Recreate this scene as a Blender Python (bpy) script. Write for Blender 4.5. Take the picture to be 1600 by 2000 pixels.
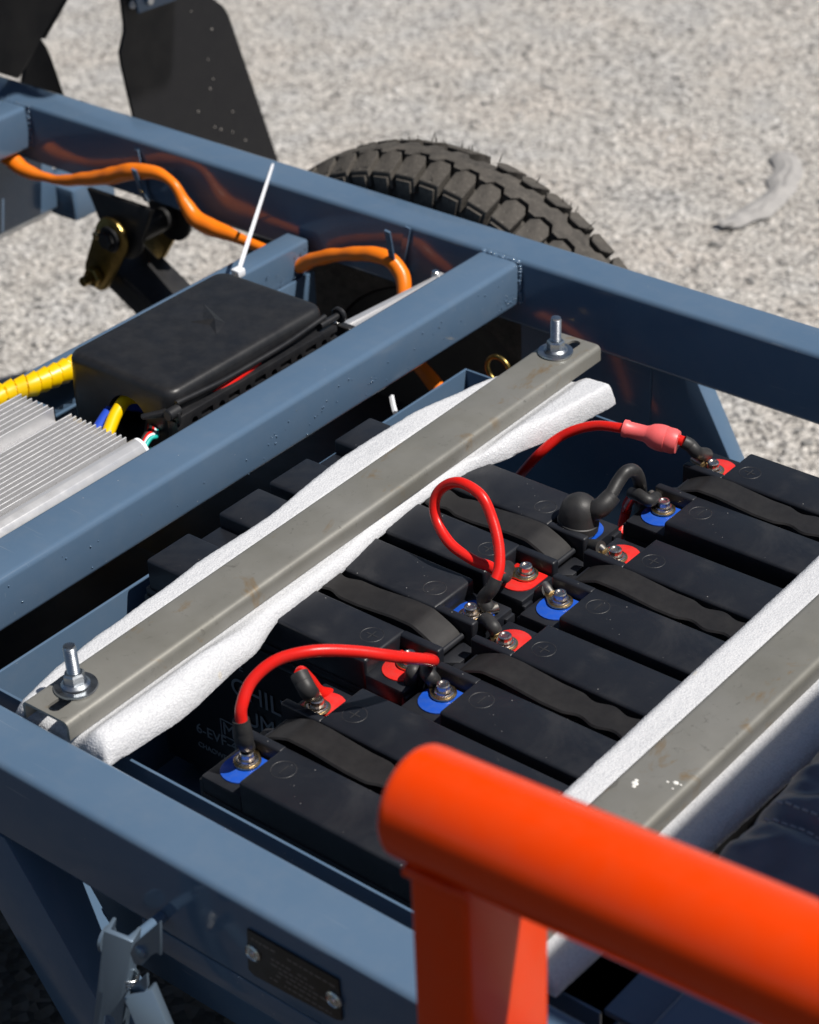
import bpy, bmesh, math, random
from mathutils import Vector, Matrix, noise
random.seed(7)
for o in list(bpy.data.objects): bpy.data.objects.remove(o)
S = bpy.context.scene
COL = S.collection
# ------------------------------------------------------------------ camera
F_PX = 4188.92
RB = ((0.7766744, 0.6289151, -0.0352515), (0.3179599, -0.4397431, -0.8399569), (-0.5437631, 0.6411644, -0.5415070))
CAM = Vector((0.9414650, -1.2623287, 0.7744587))
cd = bpy.data.cameras.new('camera'); cam = bpy.data.objects.new('camera', cd); COL.objects.link(cam)
r_, d_, f_ = (Vector(v) for v in RB)
M = Matrix((r_, -d_, -f_)).transposed().to_4x4(); M.translation = CAM
cam.matrix_world = M
cd.sensor_fit = 'VERTICAL'; cd.sensor_height = 36; cd.lens = F_PX / 2000 * 36
cd.clip_start = .02; cd.clip_end = 500
cd.dof.use_dof = True; cd.dof.focus_distance = 1.40; cd.dof.aperture_fstop = 10.5
S.camera = cam
# ------------------------------------------------------------------ light
SUN = Vector((.58, .19, 1)).normalized()
W = bpy.data.worlds.new('World'); S.world = W; W.use_nodes = True
nt = W.node_tree; sky = nt.nodes.new('ShaderNodeTexSky'); sky.sky_type = 'NISHITA'; sky.sun_disc = False
sky.sun_elevation = math.asin(SUN.z); sky.sun_rotation = math.atan2(SUN.x, SUN.y)
sky.air_density = 1.0; sky.dust_density = .6; sky.ozone_density = 1.0
bg = nt.nodes['Background']; nt.links.new(sky.outputs[0], bg.inputs[0]); bg.inputs[1].default_value = .05
sd = bpy.data.lights.new('sun', 'SUN'); sd.energy = 5.0; sd.angle = math.radians(.53); sd.color = (1, .95, .885)
so = bpy.data.objects.new('sun', sd); COL.objects.link(so); so.rotation_euler = SUN.to_track_quat('Z', 'Y').to_euler()
so.location = SUN * 6
S.view_settings.view_transform = 'Standard'; S.view_settings.look = 'None'
S.view_settings.exposure = .1; S.view_settings.gamma = 1; S.view_settings.use_curve_mapping = False
GZ = -.49   # ground height; the rail tops are at z = 0


# ------------------------------------------------------------------ helpers
def ray(u, v):
    return r_ * ((u - 800) / F_PX) + d_ * ((v - 1000) / F_PX) + f_
def pz(u, v, z): k = ray(u, v); return CAM + k * ((z - CAM.z) / k.z)
def px(u, v, x): k = ray(u, v); return CAM + k * ((x - CAM.x) / k.x)
def py(u, v, y): k = ray(u, v); return CAM + k * ((y - CAM.y) / k.y)

def finish(bm, name, mat, parent=None, smooth=35, loc=None):
    bmesh.ops.recalc_face_normals(bm, faces=bm.faces)
    me = bpy.data.meshes.new(name); bm.to_mesh(me); bm.free()
    return link(me, name, mat, parent, smooth)
def link(me, name, mat, parent=None, smooth=35):
    if mat is not None and not me.materials: me.materials.append(mat)
    if smooth:
        me.polygons.foreach_set('use_smooth', [True] * len(me.polygons))
        me.set_sharp_from_angle(angle=math.radians(smooth))
    o = bpy.data.objects.new(name, me); COL.objects.link(o)
    if parent is not None:
        o.parent = parent; o.matrix_parent_inverse = parent.matrix_basis.inverted()
    return o
def tag(o, label, cat, group=None):
    o['label'] = label; o['category'] = cat
    if group: o['group'] = group
    return o
def thing(name, loc, label, cat, group=None):
    o = bpy.data.objects.new(name, None); COL.objects.link(o); o.location = loc
    o.empty_display_size = .02
    return tag(o, label, cat, group)
def NB(): return bmesh.new()
def V(*a): return Vector(a)
def box(bm, a, b, bev=0, seg=2, mat=None):
    r = bmesh.ops.create_cube(bm, size=1); vs = r['verts']
    for v in vs:
        v.co = Vector([a[i] + (v.co[i] + .5) * (b[i] - a[i]) for i in range(3)])
    es = list({e for v in vs for e in v.link_edges})
    allv = vs
    if bev:
        q = bmesh.ops.bevel(bm, geom=es, offset=bev, segments=seg, affect='EDGES', profile=.5)
        allv = list({v for f in q['faces'] for v in f.verts} | {v for v in vs if v.is_valid})
    if mat is not None:
        for v in allv: v.co = mat @ v.co
    return allv
def prism(bm, pts, off, bev=0):
    """polygon pts (Vectors, planar) extruded by vector off"""
    off = Vector(off); n = len(pts)
    A = [bm.verts.new(Vector(p)) for p in pts]; Bv = [bm.verts.new(Vector(p) + off) for p in pts]
    fs = [bm.faces.new(A), bm.faces.new(Bv[::-1])]
    for i in range(n): fs.append(bm.faces.new((A[i], A[(i + 1) % n], Bv[(i + 1) % n], Bv[i])))
    if bev:
        es = list({e for f in fs for e in f.edges})
        bmesh.ops.bevel(bm, geom=es, offset=bev, segments=2, affect='EDGES', profile=.5)
def cyl(bm, c, axis, r, h, n=24, r2=None, bev=0):
    """solid cylinder from c along axis"""
    axis = Vector(axis).normalized(); q = axis.to_track_quat('Z', 'Y'); c = Vector(c); r2 = r if r2 is None else r2
    pr = [(r, 0), (r2, h)] if not bev else [(r - bev, 0), (r, bev), (r2, h - bev), (r2 - bev, h)]
    rev(bm, c, q, pr, n)
def rev(bm, c, q, prof, n=24, close=True):
    if not hasattr(q, 'w') or isinstance(q, Vector): q = Vector(q).to_track_quat('Z', 'Y')
    c = Vector(c); rings = []
    for (r, h) in prof:
        rings.append([bm.verts.new(c + q @ Vector((r * math.cos(2 * math.pi * i / n), r * math.sin(2 * math.pi * i / n), h))) for i in range(n)])
    for a, b in zip(rings, rings[1:]):
        for i in range(n): bm.faces.new((a[i], a[(i + 1) % n], b[(i + 1) % n], b[i]))
    if close: bm.faces.new(rings[0][::-1]); bm.faces.new(rings[-1])
def cr(pts, per=10):
    P = [Vector(p) for p in pts]; P = [P[0] * 2 - P[1]] + P + [P[-1] * 2 - P[-2]]; out = []
    for i in range(1, len(P) - 2):
        for k in range(per):
            t = k / per; a, b, c, d = P[i - 1], P[i], P[i + 1], P[i + 2]
            out.append(.5 * ((2 * b) + (c - a) * t + (2 * a - 5 * b + 4 * c - d) * t * t + (3 * b - a - 3 * c + d) * t ** 3))
    out.append(P[-2]); return out
def tube(bm, pts, r, n=14, per=10, smooth=True, squash=None, wob=0):
    P = cr(pts, per) if smooth else [Vector(p) for p in pts]
    N = len(P); T = [(P[min(i + 1, N - 1)] - P[max(i - 1, 0)]).normalized() for i in range(N)]
    u = T[0].orthogonal().normalized(); rings = []
    for i in range(N):
        u = (u - T[i] * u.dot(T[i])).normalized(); w = T[i].cross(u)
        rr = r(i / (N - 1)) if callable(r) else r
        ring = []
        for k in range(n):
            a = 2 * math.pi * k / n; q = u * math.cos(a) + w * math.sin(a); f = rr
            if wob: f *= 1 + wob * noise.noise((P[i] + q * rr) * 60)
            ring.append(bm.verts.new(P[i] + q * f))
        rings.append(ring)
    for a, b in zip(rings, rings[1:]):
        for i in range(n): bm.faces.new((a[i], a[(i + 1) % n], b[(i + 1) % n], b[i]))
    bm.faces.new(rings[0][::-1]); bm.faces.new(rings[-1]); return P
def copy_tree(o, parent=None):
    c = o.copy(); COL.objects.link(c); c.parent = parent
    if parent is not None: c.matrix_parent_inverse = o.matrix_parent_inverse.copy()
    for ch in list(o.children): copy_tree(ch, c)
    return c
def text(s, size, mat, parent, M4, name='lettering', ext=.0002, bold=0):
    cu = bpy.data.curves.new('t', 'FONT'); cu.body = s; cu.size = size; cu.extrude = ext; cu.offset = bold
    t = bpy.data.objects.new('t', cu); COL.objects.link(t)
    dg = bpy.context.evaluated_depsgraph_get(); me = bpy.data.meshes.new_from_object(t.evaluated_get(dg))
    bpy.data.objects.remove(t); bpy.data.curves.remove(cu); me.transform(M4); me.name = name
    me.materials.clear()
    return link(me, name, mat, parent, 0)
def boolean(o, cutters):
    for c in cutters:
        m = o.modifiers.new('b', 'BOOLEAN'); m.object = c; m.operation = 'DIFFERENCE'; m.solver = 'EXACT'
    dg = bpy.context.evaluated_depsgraph_get(); dg.update()
    me = bpy.data.meshes.new_from_object(o.evaluated_get(dg)); o.modifiers.clear()
    old = o.data; o.data = me; bpy.data.meshes.remove(old)
    for c in cutters: bpy.data.objects.remove(c)
    me.polygons.foreach_set('use_smooth', [True] * len(me.polygons)); me.set_sharp_from_angle(angle=math.radians(35))

# ------------------------------------------------------------------ materials
def pm(name, base, rough=.5, metal=0, coat=0, coat_rough=.1, spec=.5, sss=0):
    m = bpy.data.materials.new(name); m.use_nodes = True; b = m.node_tree.nodes['Principled BSDF']
    b.inputs['Base Color'].default_value = (*base, 1); b.inputs['Roughness'].default_value = rough
    b.inputs['Metallic'].default_value = metal; b.inputs['Coat Weight'].default_value = coat
    b.inputs['Coat Roughness'].default_value = coat_rough; b.inputs['Specular IOR Level'].default_value = spec
    if sss: b.inputs['Subsurface Weight'].default_value = sss; b.inputs['Subsurface Radius'].default_value = (.01, .01, .01); b.inputs['Subsurface Scale'].default_value = .5
    return m
class NG:
    def __init__(s, m):
        s.t = m.node_tree; s.b = s.t.nodes['Principled BSDF']; s.tc = s.t.nodes.new('ShaderNodeTexCoord').outputs['Object']
    def n(s, ty, **k):
        x = s.t.nodes.new('ShaderNode' + ty)
        for a, v in k.items():
            if a in x.inputs.keys():
                if isinstance(v, bpy.types.NodeSocket): s.t.links.new(v, x.inputs[a])
                else: x.inputs[a].default_value = v
            else: setattr(x, a, v)
        return x
    def noise(s, scale, detail=3, rough=.55, vec=None, dist=0):
        return s.n('TexNoise', Scale=scale, Detail=detail, Roughness=rough, Distortion=dist, Vector=vec or s.tc).outputs[0]
    def vor(s, scale, feature='F1', out='Distance', vec=None):
        return s.n('TexVoronoi', feature=feature, Scale=scale, Vector=vec or s.tc).outputs[out]
    def stretch(s, sc):
        x = s.n('Mapping', Vector=s.tc); x.inputs['Scale'].default_value = sc; return x.outputs[0]
    def ramp(s, fac, stops):
        x = s.n('ValToRGB', Fac=fac); e = x.color_ramp.elements
        while len(e) < len(stops): e.new(.5)
        for el, (p, c) in zip(e, stops):
            el.position = p; el.color = (c, c, c, 1) if not hasattr(c, '__len__') else (*c, 1)
        return x.outputs[0]
    def mix(s, fac, a, b, bt='MIX'):
        x = s.n('Mix', data_type='RGBA', blend_type=bt)
        for i, v in ((0, fac), (6, a), (7, b)):
            if isinstance(v, bpy.types.NodeSocket): s.t.links.new(v, x.inputs[i])
            else: x.inputs[i].default_value = v if i == 0 else (*v, 1)
        return x.outputs[2]
    def math(s, op, a, b=0):
        x = s.n('Math', operation=op)
        for i, v in ((0, a), (1, b)):
            if isinstance(v, bpy.types.NodeSocket): s.t.links.new(v, x.inputs[i])
            else: x.inputs[i].default_value = v
        return x.outputs[0]
    def col(s, c): s.t.links.new(c, s.b.inputs['Base Color'])
    def rough(s, c): s.t.links.new(c, s.b.inputs['Roughness'])
    def bump(s, h, strength=.3, dist=.001):
        x = s.n('Bump', Height=h, Strength=strength, Distance=dist); s.t.links.new(x.outputs[0], s.b.inputs['Normal'])

def m_ground():
    m = pm('pale_gravel_ground', (.4, .38, .35), .9, spec=.25); g = NG(m)
    grain = g.vor(200, out='Color'); gv = g.n('SeparateColor', Color=grain).outputs[0]
    c1 = g.ramp(gv, [(0, (.11, .11, .112)), (.15, (.28, .272, .262)), (.42, (.435, .42, .4)), (.8, (.545, .523, .494)), (1, (.69, .672, .648))])
    n1 = g.ramp(g.noise(250, 4), [(.36, .4), (.52, 1), (.75, 1.15)]); c1 = g.mix(1, c1, n1, 'MULTIPLY')
    big = g.ramp(g.noise(7, 4, .6), [(.35, (1.0, 1.01, 1.02)), (.5, (1.06, 1.045, 1.02)), (.68, (1.09, 1.045, 1.0))])
    c1 = g.mix(1, c1, big, 'MULTIPLY')
    dk = g.ramp(g.noise(48, 2, .5), [(.24, .42), (.36, 1)]); c1 = g.mix(1, c1, dk, 'MULTIPLY')
    sm = g.ramp(g.noise(5.5, 2), [(.66, 0), (.72, .55)]); c1 = g.mix(sm, c1, (.36, .355, .35))
    g.col(c1); h = g.mix(.5, g.vor(170), g.noise(260, 3)); g.bump(h, 1, .006); return m
def m_shade_ground():  # dark grain colour stands in for shade on the near side ground
    m = pm('painted_ground_shade', (.05, .045, .042), .85, spec=.3); g = NG(m)
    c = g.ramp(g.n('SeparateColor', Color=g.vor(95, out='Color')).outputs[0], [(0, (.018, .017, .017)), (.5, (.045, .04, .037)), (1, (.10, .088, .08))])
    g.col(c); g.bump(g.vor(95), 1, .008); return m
def m_paint():
    m = pm('blue_grey_paint', (.085, .135, .205), .27, spec=.5); g = NG(m)
    v = g.noise(9, 4); g.col(g.mix(g.ramp(v, [(.35, 0), (.7, 1)]), (.078, .132, .208), (.09, .145, .222)))
    sp = g.ramp(g.vor(75), [(.02, 1), (.05, 0)])
    base = g.mix(g.ramp(v, [(.35, 0), (.7, 1)]), (.078, .132, .208), (.09, .145, .222))
    dust = g.math('MULTIPLY', g.ramp(g.noise(38, 6, .7), [(.45, 0), (.8, .08)]), 1); base = g.mix(dust, base, (.3, .29, .27))
    scr = g.math('MULTIPLY', g.ramp(g.noise(22, 2, .4, vec=g.stretch((1, 26, 9)), dist=.4), [(.70, 0), (.735, .28)]), g.ramp(g.noise(6, 2), [(.5, 0), (.6, 1)])); base = g.mix(scr, base, (.26, .3, .34))
    spk = g.math('MULTIPLY', g.ramp(g.vor(130), [(.03, .8), (.06, 0)]), g.ramp(g.noise(14, 2), [(.55, 0), (.6, 1)])); base = g.mix(spk, base, (.42, .42, .42)); g.col(base)
    g.rough(g.ramp(g.noise(25, 4), [(.3, .09), (.75, .2)]))
    g.bump(g.noise(700, 2), .035, .0006); return m
def m_abs():
    m = pm('black_battery_plastic', (.014, .015, .018), .42, spec=.45); g = NG(m)
    dust = g.ramp(g.noise(55, 6, .7), [(.42, 0), (.8, .3)]); fine = g.ramp(g.noise(600, 2, .6), [(.62, 0), (.72, .5)])
    blot = g.ramp(g.noise(16, 4, .6, dist=1.2), [(.5, 0), (.8, .14)])
    sc = g.ramp(g.noise(90, 2, .5, vec=g.stretch((1, 14, 1))), [(.7, 0), (.78, .18)])
    d = g.mix(1, g.mix(1, dust, fine, 'MULTIPLY'), blot, 'ADD'); d = g.mix(1, d, sc, 'ADD')
    c = g.mix(d, (.0095, .011, .0155), (.13, .125, .12))
    spk = g.math('MULTIPLY', g.ramp(g.vor(150), [(.035, .9), (.07, 0)]), g.ramp(g.noise(18, 3), [(.5, 0), (.56, 1)])); c = g.mix(spk, c, (.3, .29, .28)); g.col(c)
    g.rough(g.ramp(g.noise(30, 5, .6), [(.3, .34), (.75, .56)]))
    g.bump(g.noise(1400, 2), .12, .0005); return m
def m_dusty(name, base, r=.6, dustc=(.11, .105, .1), amt=.25):
    m = pm(name, base, r, spec=.3 if base[0] > .5 else .4); g = NG(m)
    d = g.ramp(g.noise(70, 6, .7), [(.4, 0), (.8, amt)]); g.col(g.mix(d, base, dustc))
    g.rough(g.ramp(g.noise(40, 4), [(.3, r - .08), (.75, r + .1)])); g.bump(g.noise(900, 2), .1, .0005); return m
def m_foam():
    m = pm('white_foam', (.58, .59, .61), .5, spec=.5, sss=.25); g = NG(m)
    cell = g.vor(760); cs = g.n('SeparateColor', Color=g.vor(760, out='Color')).outputs[0]
    c = g.mix(g.ramp(cell, [(.25, 0), (.75, 1)]), (.61, .62, .64), (.53, .54, .565))
    st = g.ramp(g.noise(30, 2), [(.735, 0), (.76, .25)]); c = g.mix(st, c, (.75, .6, .33))
    g.col(c); g.rough(g.ramp(cs, [(0, .12), (.3, .5), (1, .75)]))
    g.bump(g.mix(.2, cell, g.noise(300, 3)), .5, .0008); return m
def m_steel():
    m = pm('raw_steel_bar', (.21, .205, .18), .42, metal=.35); g = NG(m)
    base = g.mix(g.ramp(g.noise(14, 5, .6), [(.3, 0), (.7, 1)]), (.195, .19, .165), (.25, .245, .225))
    rust = g.ramp(g.noise(26, 4, .65, vec=g.stretch((1.6, 1, 1)), dist=.6), [(.58, 0), (.70, .7)])
    base = g.mix(rust, base, (.2, .125, .045))
    dark = g.ramp(g.noise(120, 5, .7, dist=1), [(.61, 0), (.72, .55)]); base = g.mix(dark, base, (.075, .07, .06))
    g.col(base); g.rough(g.ramp(g.noise(35, 4), [(.3, .36), (.75, .55)]))
    g.bump(g.noise(500, 3), .1, .0005); return m
def m_metal(name, base, r, var=.3, sc=60):
    m = pm(name, base, r, metal=.55 if 'alu' in name else 1); g = NG(m)
    d = g.ramp(g.noise(sc, 5, .6), [(.3, 0), (.75, 1)]); g.col(g.mix(d, base, tuple(x * (1 - var) for x in base)))
    g.rough(g.ramp(g.noise(sc * 2, 4), [(.3, r * .8), (.75, r * 1.35)])); return m
def m_tyre():
    m = pm('dusty_tyre_rubber', (.03, .028, .026), .8, spec=.3); g = NG(m)
    d = g.ramp(g.noise(60, 6, .7), [(.3, .05), (.7, .75)]); c = g.mix(d, (.028, .026, .024), (.125, .112, .097))
    s = g.ramp(g.noise(420, 3), [(.6, 0), (.75, .5)]); g.col(g.mix(s, c, (.2, .185, .165))); g.bump(g.noise(500, 3), .4, .001); return m
def m_vinyl():
    m = pm('navy_black_vinyl', (.022, .026, .036), .3, spec=.5); g = NG(m)
    d = g.ramp(g.noise(30, 5, .65), [(.4, 0), (.8, .2)]); g.col(g.mix(d, (.10, .112, .15), (.24, .24, .27)))
    g.bump(g.vor(900), .2, .0005); return m
MT = dict(
    mud=m_dusty('grey_dried_mud', (.30, .292, .285), .85, (.44, .42, .40), .9), ground=m_ground(), shade_ground=m_shade_ground(), paint=m_paint(), abs=m_abs(), foam=m_foam(), steel=m_steel(), tyre=m_tyre(), vinyl=m_vinyl(),
    strap=m_dusty('black_strap_rubber', (.0115, .0105, .0105), .5, amt=.1), rubber=m_dusty('black_rubber', (.02, .02, .021), .5),
    blackp=m_dusty('black_box_plastic', (.011, .0115, .0135), .42, amt=.12), blackpaint=m_dusty('black_painted_metal', (.018, .018, .019), .45, amt=.1),
    flap=m_dusty('black_sheet_plastic', (.006, .0063, .0085), .55, (.05, .046, .046), .06),
    red=m_dusty('red_insulation', (.72, .012, .008), .3, (.36, .05, .04), .35), orange=m_dusty('orange_loom_sleeve', (.9, .2, .008), .33, (.6, .2, .03), .4),
    yellow=pm('yellow_plastic', (.82, .52, .0), .35), bluew=pm('blue_insulation', (.02, .07, .5), .4), teal=pm('teal_insulation', (.02, .45, .4), .4), whitew=pm('white_plastic', (.78, .8, .84), .35),
    pink=pm('pink_silicone_boot', (.8, .13, .13), .42, sss=.15), padr=m_dusty('red_terminal_resin', (.7, .018, .014), .3, (.38, .1, .09), .45), padb=m_dusty('blue_terminal_resin', (.003, .07, .47), .32, (.1, .16, .32), .5),
    nickel=m_metal('nickel_screw', (.8, .72, .64), .24, .3, 200), brass=m_metal('yellow_zinc_lug', (.78, .58, .3), .3, .35, 150), brassd=m_metal('yellow_zinc_shackle', (.42, .3, .1), .33, .6, 90),
    barrel=m_metal('tinned_lug_barrel', (.5, .47, .42), .38, .4, 150), zinc=m_metal('zinc_bolt', (.6, .63, .66), .3, .4, 110), alu=m_metal('satin_aluminium', (.70, .70, .71), .32, .12, 60), chrome=m_metal('bright_rivet', (.75, .76, .74), .25, .2, 120),
    latch=pm('blue_grey_latch_metal', (.17, .235, .31), .3, metal=.55), orangep=m_dusty('orange_gloss_paint', (.8, .05, .0), .2, (.62, .09, .03), .2),
    thread=pm('grey_thread', (.3, .31, .34), .7), print=pm('grey_print', (.27, .29, .31), .5), mark=m_dusty('raised_mark_plastic', (.016, .017, .02), .5, amt=.5), plate=m_dusty('brown_data_plate', (.03, .025, .02), .35), platep=pm('data_plate_print', (.17, .145, .125), .5),
    coilr=pm('dark_coil', (.008, .008, .008), .4), dirt=pm('white_bird_specks', (.75, .74, .7), .8), grit=pm('pale_grit', (.3, .28, .26), .9))

# ------------------------------------------------------------------ ground
bm = NB()
NX = 60
bmesh.ops.create_grid(bm, x_segments=2, y_segments=2, size=60)
for v in bm.verts: v.co.z = GZ
gr = finish(bm, 'ground', MT['ground'], None, 0); gr['kind'] = 'structure'; gr['label'] = 'pale grey gravel ground in bright sun'
bm = NB(); edge = [(-60, -.24)] + [(-4 + 6 * i / 60, -.24 + .03 * noise.noise(Vector((i * .7, 0, 0)))) for i in range(61)] + [(60, -.24)]  # sheet laid over the ground to paint in the vehicle's shade
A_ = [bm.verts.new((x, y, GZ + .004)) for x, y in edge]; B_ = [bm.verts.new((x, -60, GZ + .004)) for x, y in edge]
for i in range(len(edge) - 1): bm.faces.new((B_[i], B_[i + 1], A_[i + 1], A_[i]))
tm = finish(bm, 'shade_ground', MT['shade_ground'], None, 0); tm['kind'] = 'structure'; tm['label'] = 'dark coarse sheet under the near side of the vehicle, with its shade put into the colour'
rnd = random.Random(3)
ico = bmesh.new(); bmesh.ops.create_icosphere(ico, subdivisions=1, radius=1); IV = [v.co.copy() for v in ico.verts]; IF = [[v.index for v in f.verts] for f in ico.faces]; ico.free()
verts = []; faces = []
for i in range(15000):
    x, y = rnd.uniform(-2.2, .6), rnd.uniform(-.2, 2.3); s = .0016 + .0042 * rnd.random() ** 2.6
    b0 = len(verts); sq = rnd.uniform(.5, .9); an = rnd.uniform(0, 6.3); ca, sa = math.cos(an), math.sin(an); ex = rnd.uniform(.8, 1.6)
    for p in IV:
        j = 1 + rnd.uniform(-.22, .22); a, b = p.x * ex * j, p.y * j
        verts.append((x + s * (a * ca - b * sa), y + s * (a * sa + b * ca), GZ + s * (p.z * sq * j + .25)))
    faces += [[b0 + k for k in f] for f in IF]
me = bpy.data.meshes.new('gravel'); me.from_pydata(verts, [], faces)
gv = link(me, 'gravel', None, None, 0); g = pm('loose_stones', (.4, .38, .36), .9); gg = NG(g)
gg.col(gg.ramp(gg.n('SeparateColor', Color=gg.vor(70, out='Color')).outputs[0], [(0, (.14, .138, .135)), (.3, (.3, .29, .275)), (.65, (.45, .43, .41)), (1, (.66, .64, .61))])); me.materials.append(g)
gv['kind'] = 'stuff'; tag(gv, 'loose pale stones scattered over the gravel ground', 'gravel')

bm = NB(); Q = [pz(u, v, GZ + .005) for u, v in ((1552, 302), (1568, 330), (1560, 360), (1535, 395), (1505, 420), (1465, 436), (1425, 446), (1395, 440), (1420, 418), (1460, 402), (1492, 372), (1508, 338), (1510, 308), (1530, 300))]
Q = cr(Q + [Q[0]], 4)[:-1]; bm.faces.new([bm.verts.new(q + Vector((noise.noise(q * 30), noise.noise(q * 30 + Vector((9, 0, 0))), 0)) * .008) for q in Q])
bm.normal_update(); fc = list(bm.faces)
for dep, th in ((.004, .008), (.003, .008), (-.002, .006)):
    bmesh.ops.inset_individual(bm, faces=fc, thickness=th, depth=dep if fc[0].normal.z > 0 else -dep)
for v in bm.verts: v.co.z = max(GZ + .001, v.co.z + .004 * noise.noise(v.co * 40))
o = finish(bm, 'dried_mud', MT['mud'], None, 0); o['kind'] = 'structure'; o['label'] = 'smooth grey patch of dried mud on the gravel'
# ------------------------------------------------------------------ vehicle frame
frame = thing('vehicle_frame', (0, 0, GZ), 'blue grey painted steel vehicle frame of rails and crossbeams round the batteries', 'vehicle frame')
YN = -.649
def beam(name, a, b, mat=MT['paint'], bev=.0045, parent=frame):
    bm = NB(); box(bm, a, b, bev, 4); return finish(bm, name, mat, parent)
beam('side_rail', (-1.3, 0, -.0605), (1.3, .04, 0)); beam('side_rail', (-1.3, YN - .04, -.0605), (1.3, YN, 0))
beam('crossbeam', (-.0402, YN + .0005, -.04), (0, -.0005, -.0006)); beam('crossbeam', (-.628, YN + .0005, -.044), (-.588, -.0005, -.0006))
beam('crossbeam', (.545, YN + .0005, -.04), (.585, -.0005, -.0006))
beam('cross_plate', (-.252, -.36, -.078), (-.2265, -.006, -.04), bev=.003)
bm = NB(); box(bm, (-.225, -.36, -.105), (-.222, -.006, -.07), .001); finish(bm, 'support_panel', MT['paint'], frame)
# lower panel far left
bm = NB(); prism(bm, [(-.622, -.5, -.05), (-.622, -.5, -.134), (-.640, -.5, -.15), (-.70, -.5, -.15), (-.70, -.5, -.05)], (0, .55, 0), .002); finish(bm, 'lower_panel', MT['paint'], frame)
bm = NB(); box(bm, (-.66, .051, -.147), (-.60, .11, -.112), .004); finish(bm, 'lower_rail_end', MT['paint'], frame)
# weld beads along the joints
def weld(a, b, r=.0028):
    bm = NB(); a, b = Vector(a), Vector(b); n = max(3, int((b - a).length / .0017))
    for i in range(n):
        p = a.lerp(b, (i + .5) / n) + Vector((rnd.uniform(-1, 1), rnd.uniform(-1, 1), rnd.uniform(-1, 1))) * .0006
        m = Matrix.Translation(p) @ Matrix.Diagonal((r * rnd.uniform(.8, 1.15), r * rnd.uniform(.8, 1.15), r * rnd.uniform(.5, .85), 1))
        bmesh.ops.create_icosphere(bm, subdivisions=2, radius=1, matrix=m)
    o = finish(bm, 'weld_bead', MT['paint'], frame, 60); return o
weld((-.038, -.001, -.0012), (-.001, -.001, -.0012)); weld((.0, -.0015, -.004), (.0, -.0015, -.038), .0022)
weld((-.588, -.001, -.003), (-.588, -.001, -.042), .0022); weld((-.585, -.001, -.001), (-.626, -.001, -.001), .002)
# weld spatter under the paint
bm = NB()
cl = [(.35, 25), (.28, 18), (.12, 10)]
pts = [(0, -rnd.uniform(.0, .62), -rnd.uniform(.006, .038)) for _ in range(46)]
for cy, k in ((-.012, 26), (-.022, 14), (-.19, 7), (-.245, 6), (-.30, 5), (-.105, 3)):
    z0 = -.03 if cy > -.05 else -rnd.uniform(.012, .03)
    pts += [(0, cy + rnd.gauss(0, .0035 if cy < -.05 else .006), z0 + rnd.gauss(0, .003)) for _ in range(k)]
for p in pts:
    if p[2] > -.039 and p[2] < -.003 and p[1] < -.002: bmesh.ops.create_icosphere(bm, subdivisions=1, radius=rnd.uniform(.0003, .0008), matrix=Matrix.Translation((.0002, p[1], p[2])))
for _ in range(24):
    bmesh.ops.create_icosphere(bm, subdivisions=1, radius=rnd.uniform(.0004, .0008), matrix=Matrix.Translation((-.2223, -.008 - abs(rnd.gauss(0, .02)), -.072 - rnd.random() * .03)))
for _ in range(14):
    bmesh.ops.create_icosphere(bm, subdivisions=1, radius=rnd.uniform(.0005, .0009), matrix=Matrix.Translation((-.2245, -.007 - abs(rnd.gauss(0, .02)), -.0405 - rnd.random() * .028)))
o = finish(bm, 'weld_spatter', MT['paint'], frame, 60); o['kind'] = 'stuff'
# battery tray
def plate(name, a, b, bev=.0004, mat=MT['paint']): return beam(name, a, b, mat, bev)
plate('tray_wall', (.0285, -.621, -.20), (.0305, -.111, -.040)); plate('tray_wall', (.0306, -.113, -.20), (.51, -.111, -.040))
plate('tray_wall', (.0306, -.6225, -.20), (.51, -.6205, -.024)); plate('tray_wall', (.508, -.620, -.20), (.510, -.114, -.045)); plate('tray_floor', (.0286, -.62, -.203), (.51, -.112, -.2005))
plate('tray_flange', (.511, -.62, -.026), (.538, -.1, -.022))
plate('undertray', (-.30, -.645, -.125), (.0, -.36, -.121), .0008, MT['blackpaint']); plate('undertray', (-.175, -.355, -.135), (.0, -.06, -.131), .0008, MT['blackpaint'])
# braces
def brace(y0, th, xt, xb, zb, w, nm='brace'):
    bm = NB(); prism(bm, [(xt, y0, -.0607), (xt + w, y0, -.0607), (xb + w, y0, zb), (xb, y0, zb)], (0, th, 0), .001); return finish(bm, nm, MT['paint'], frame)
qa, qb = py(1364, 752, .042), py(1424, 893, .042); sl = (qb.x - qa.x) / (qb.z - qa.z); xt_ = qa.x + (-.0607 - qa.z) * sl; xb_ = qa.x + (-.34 - qa.z) * sl
bm = NB(); prism(bm, [(xt_ - .12, .042, -.045), (xt_ + .0157 * sl, .042, -.045), (xb_, .042, -.34), (xb_ - .07, .042, -.34)], (0, .018, 0), .001); finish(bm, 'brace', MT['paint'], frame)
plate('side_panel', (-.03, .0405, -.30), (xt_ - .03, .0418, -.012), .0004)
bm = NB(); c = py(974, 722, -.055); tube(bm, [c + V(.0115 * math.cos(t), 0, .0115 * math.sin(t)) for t in [2 * math.pi * i / 24 for i in range(25)]], .0021, 10, 1, smooth=False); finish(bm, 'sleeve_ring', MT['brassd'], frame, 60)
brace(YN - .0395, .034, .07, .235, -.31, .062)
bm = NB(); prism(bm, [(.204, -.645, -.062), (.204, -.626, -.062), (.226, -.626, -.14), (.226, -.645, -.14)], (.003, 0, 0)); finish(bm, 'tray_bracket', MT['paint'], frame)
# lower lip on near rail
plate('rail_lip', (.245, YN - .0385, -.0785), (.9, YN - .0355, -.061), .0008)
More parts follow.
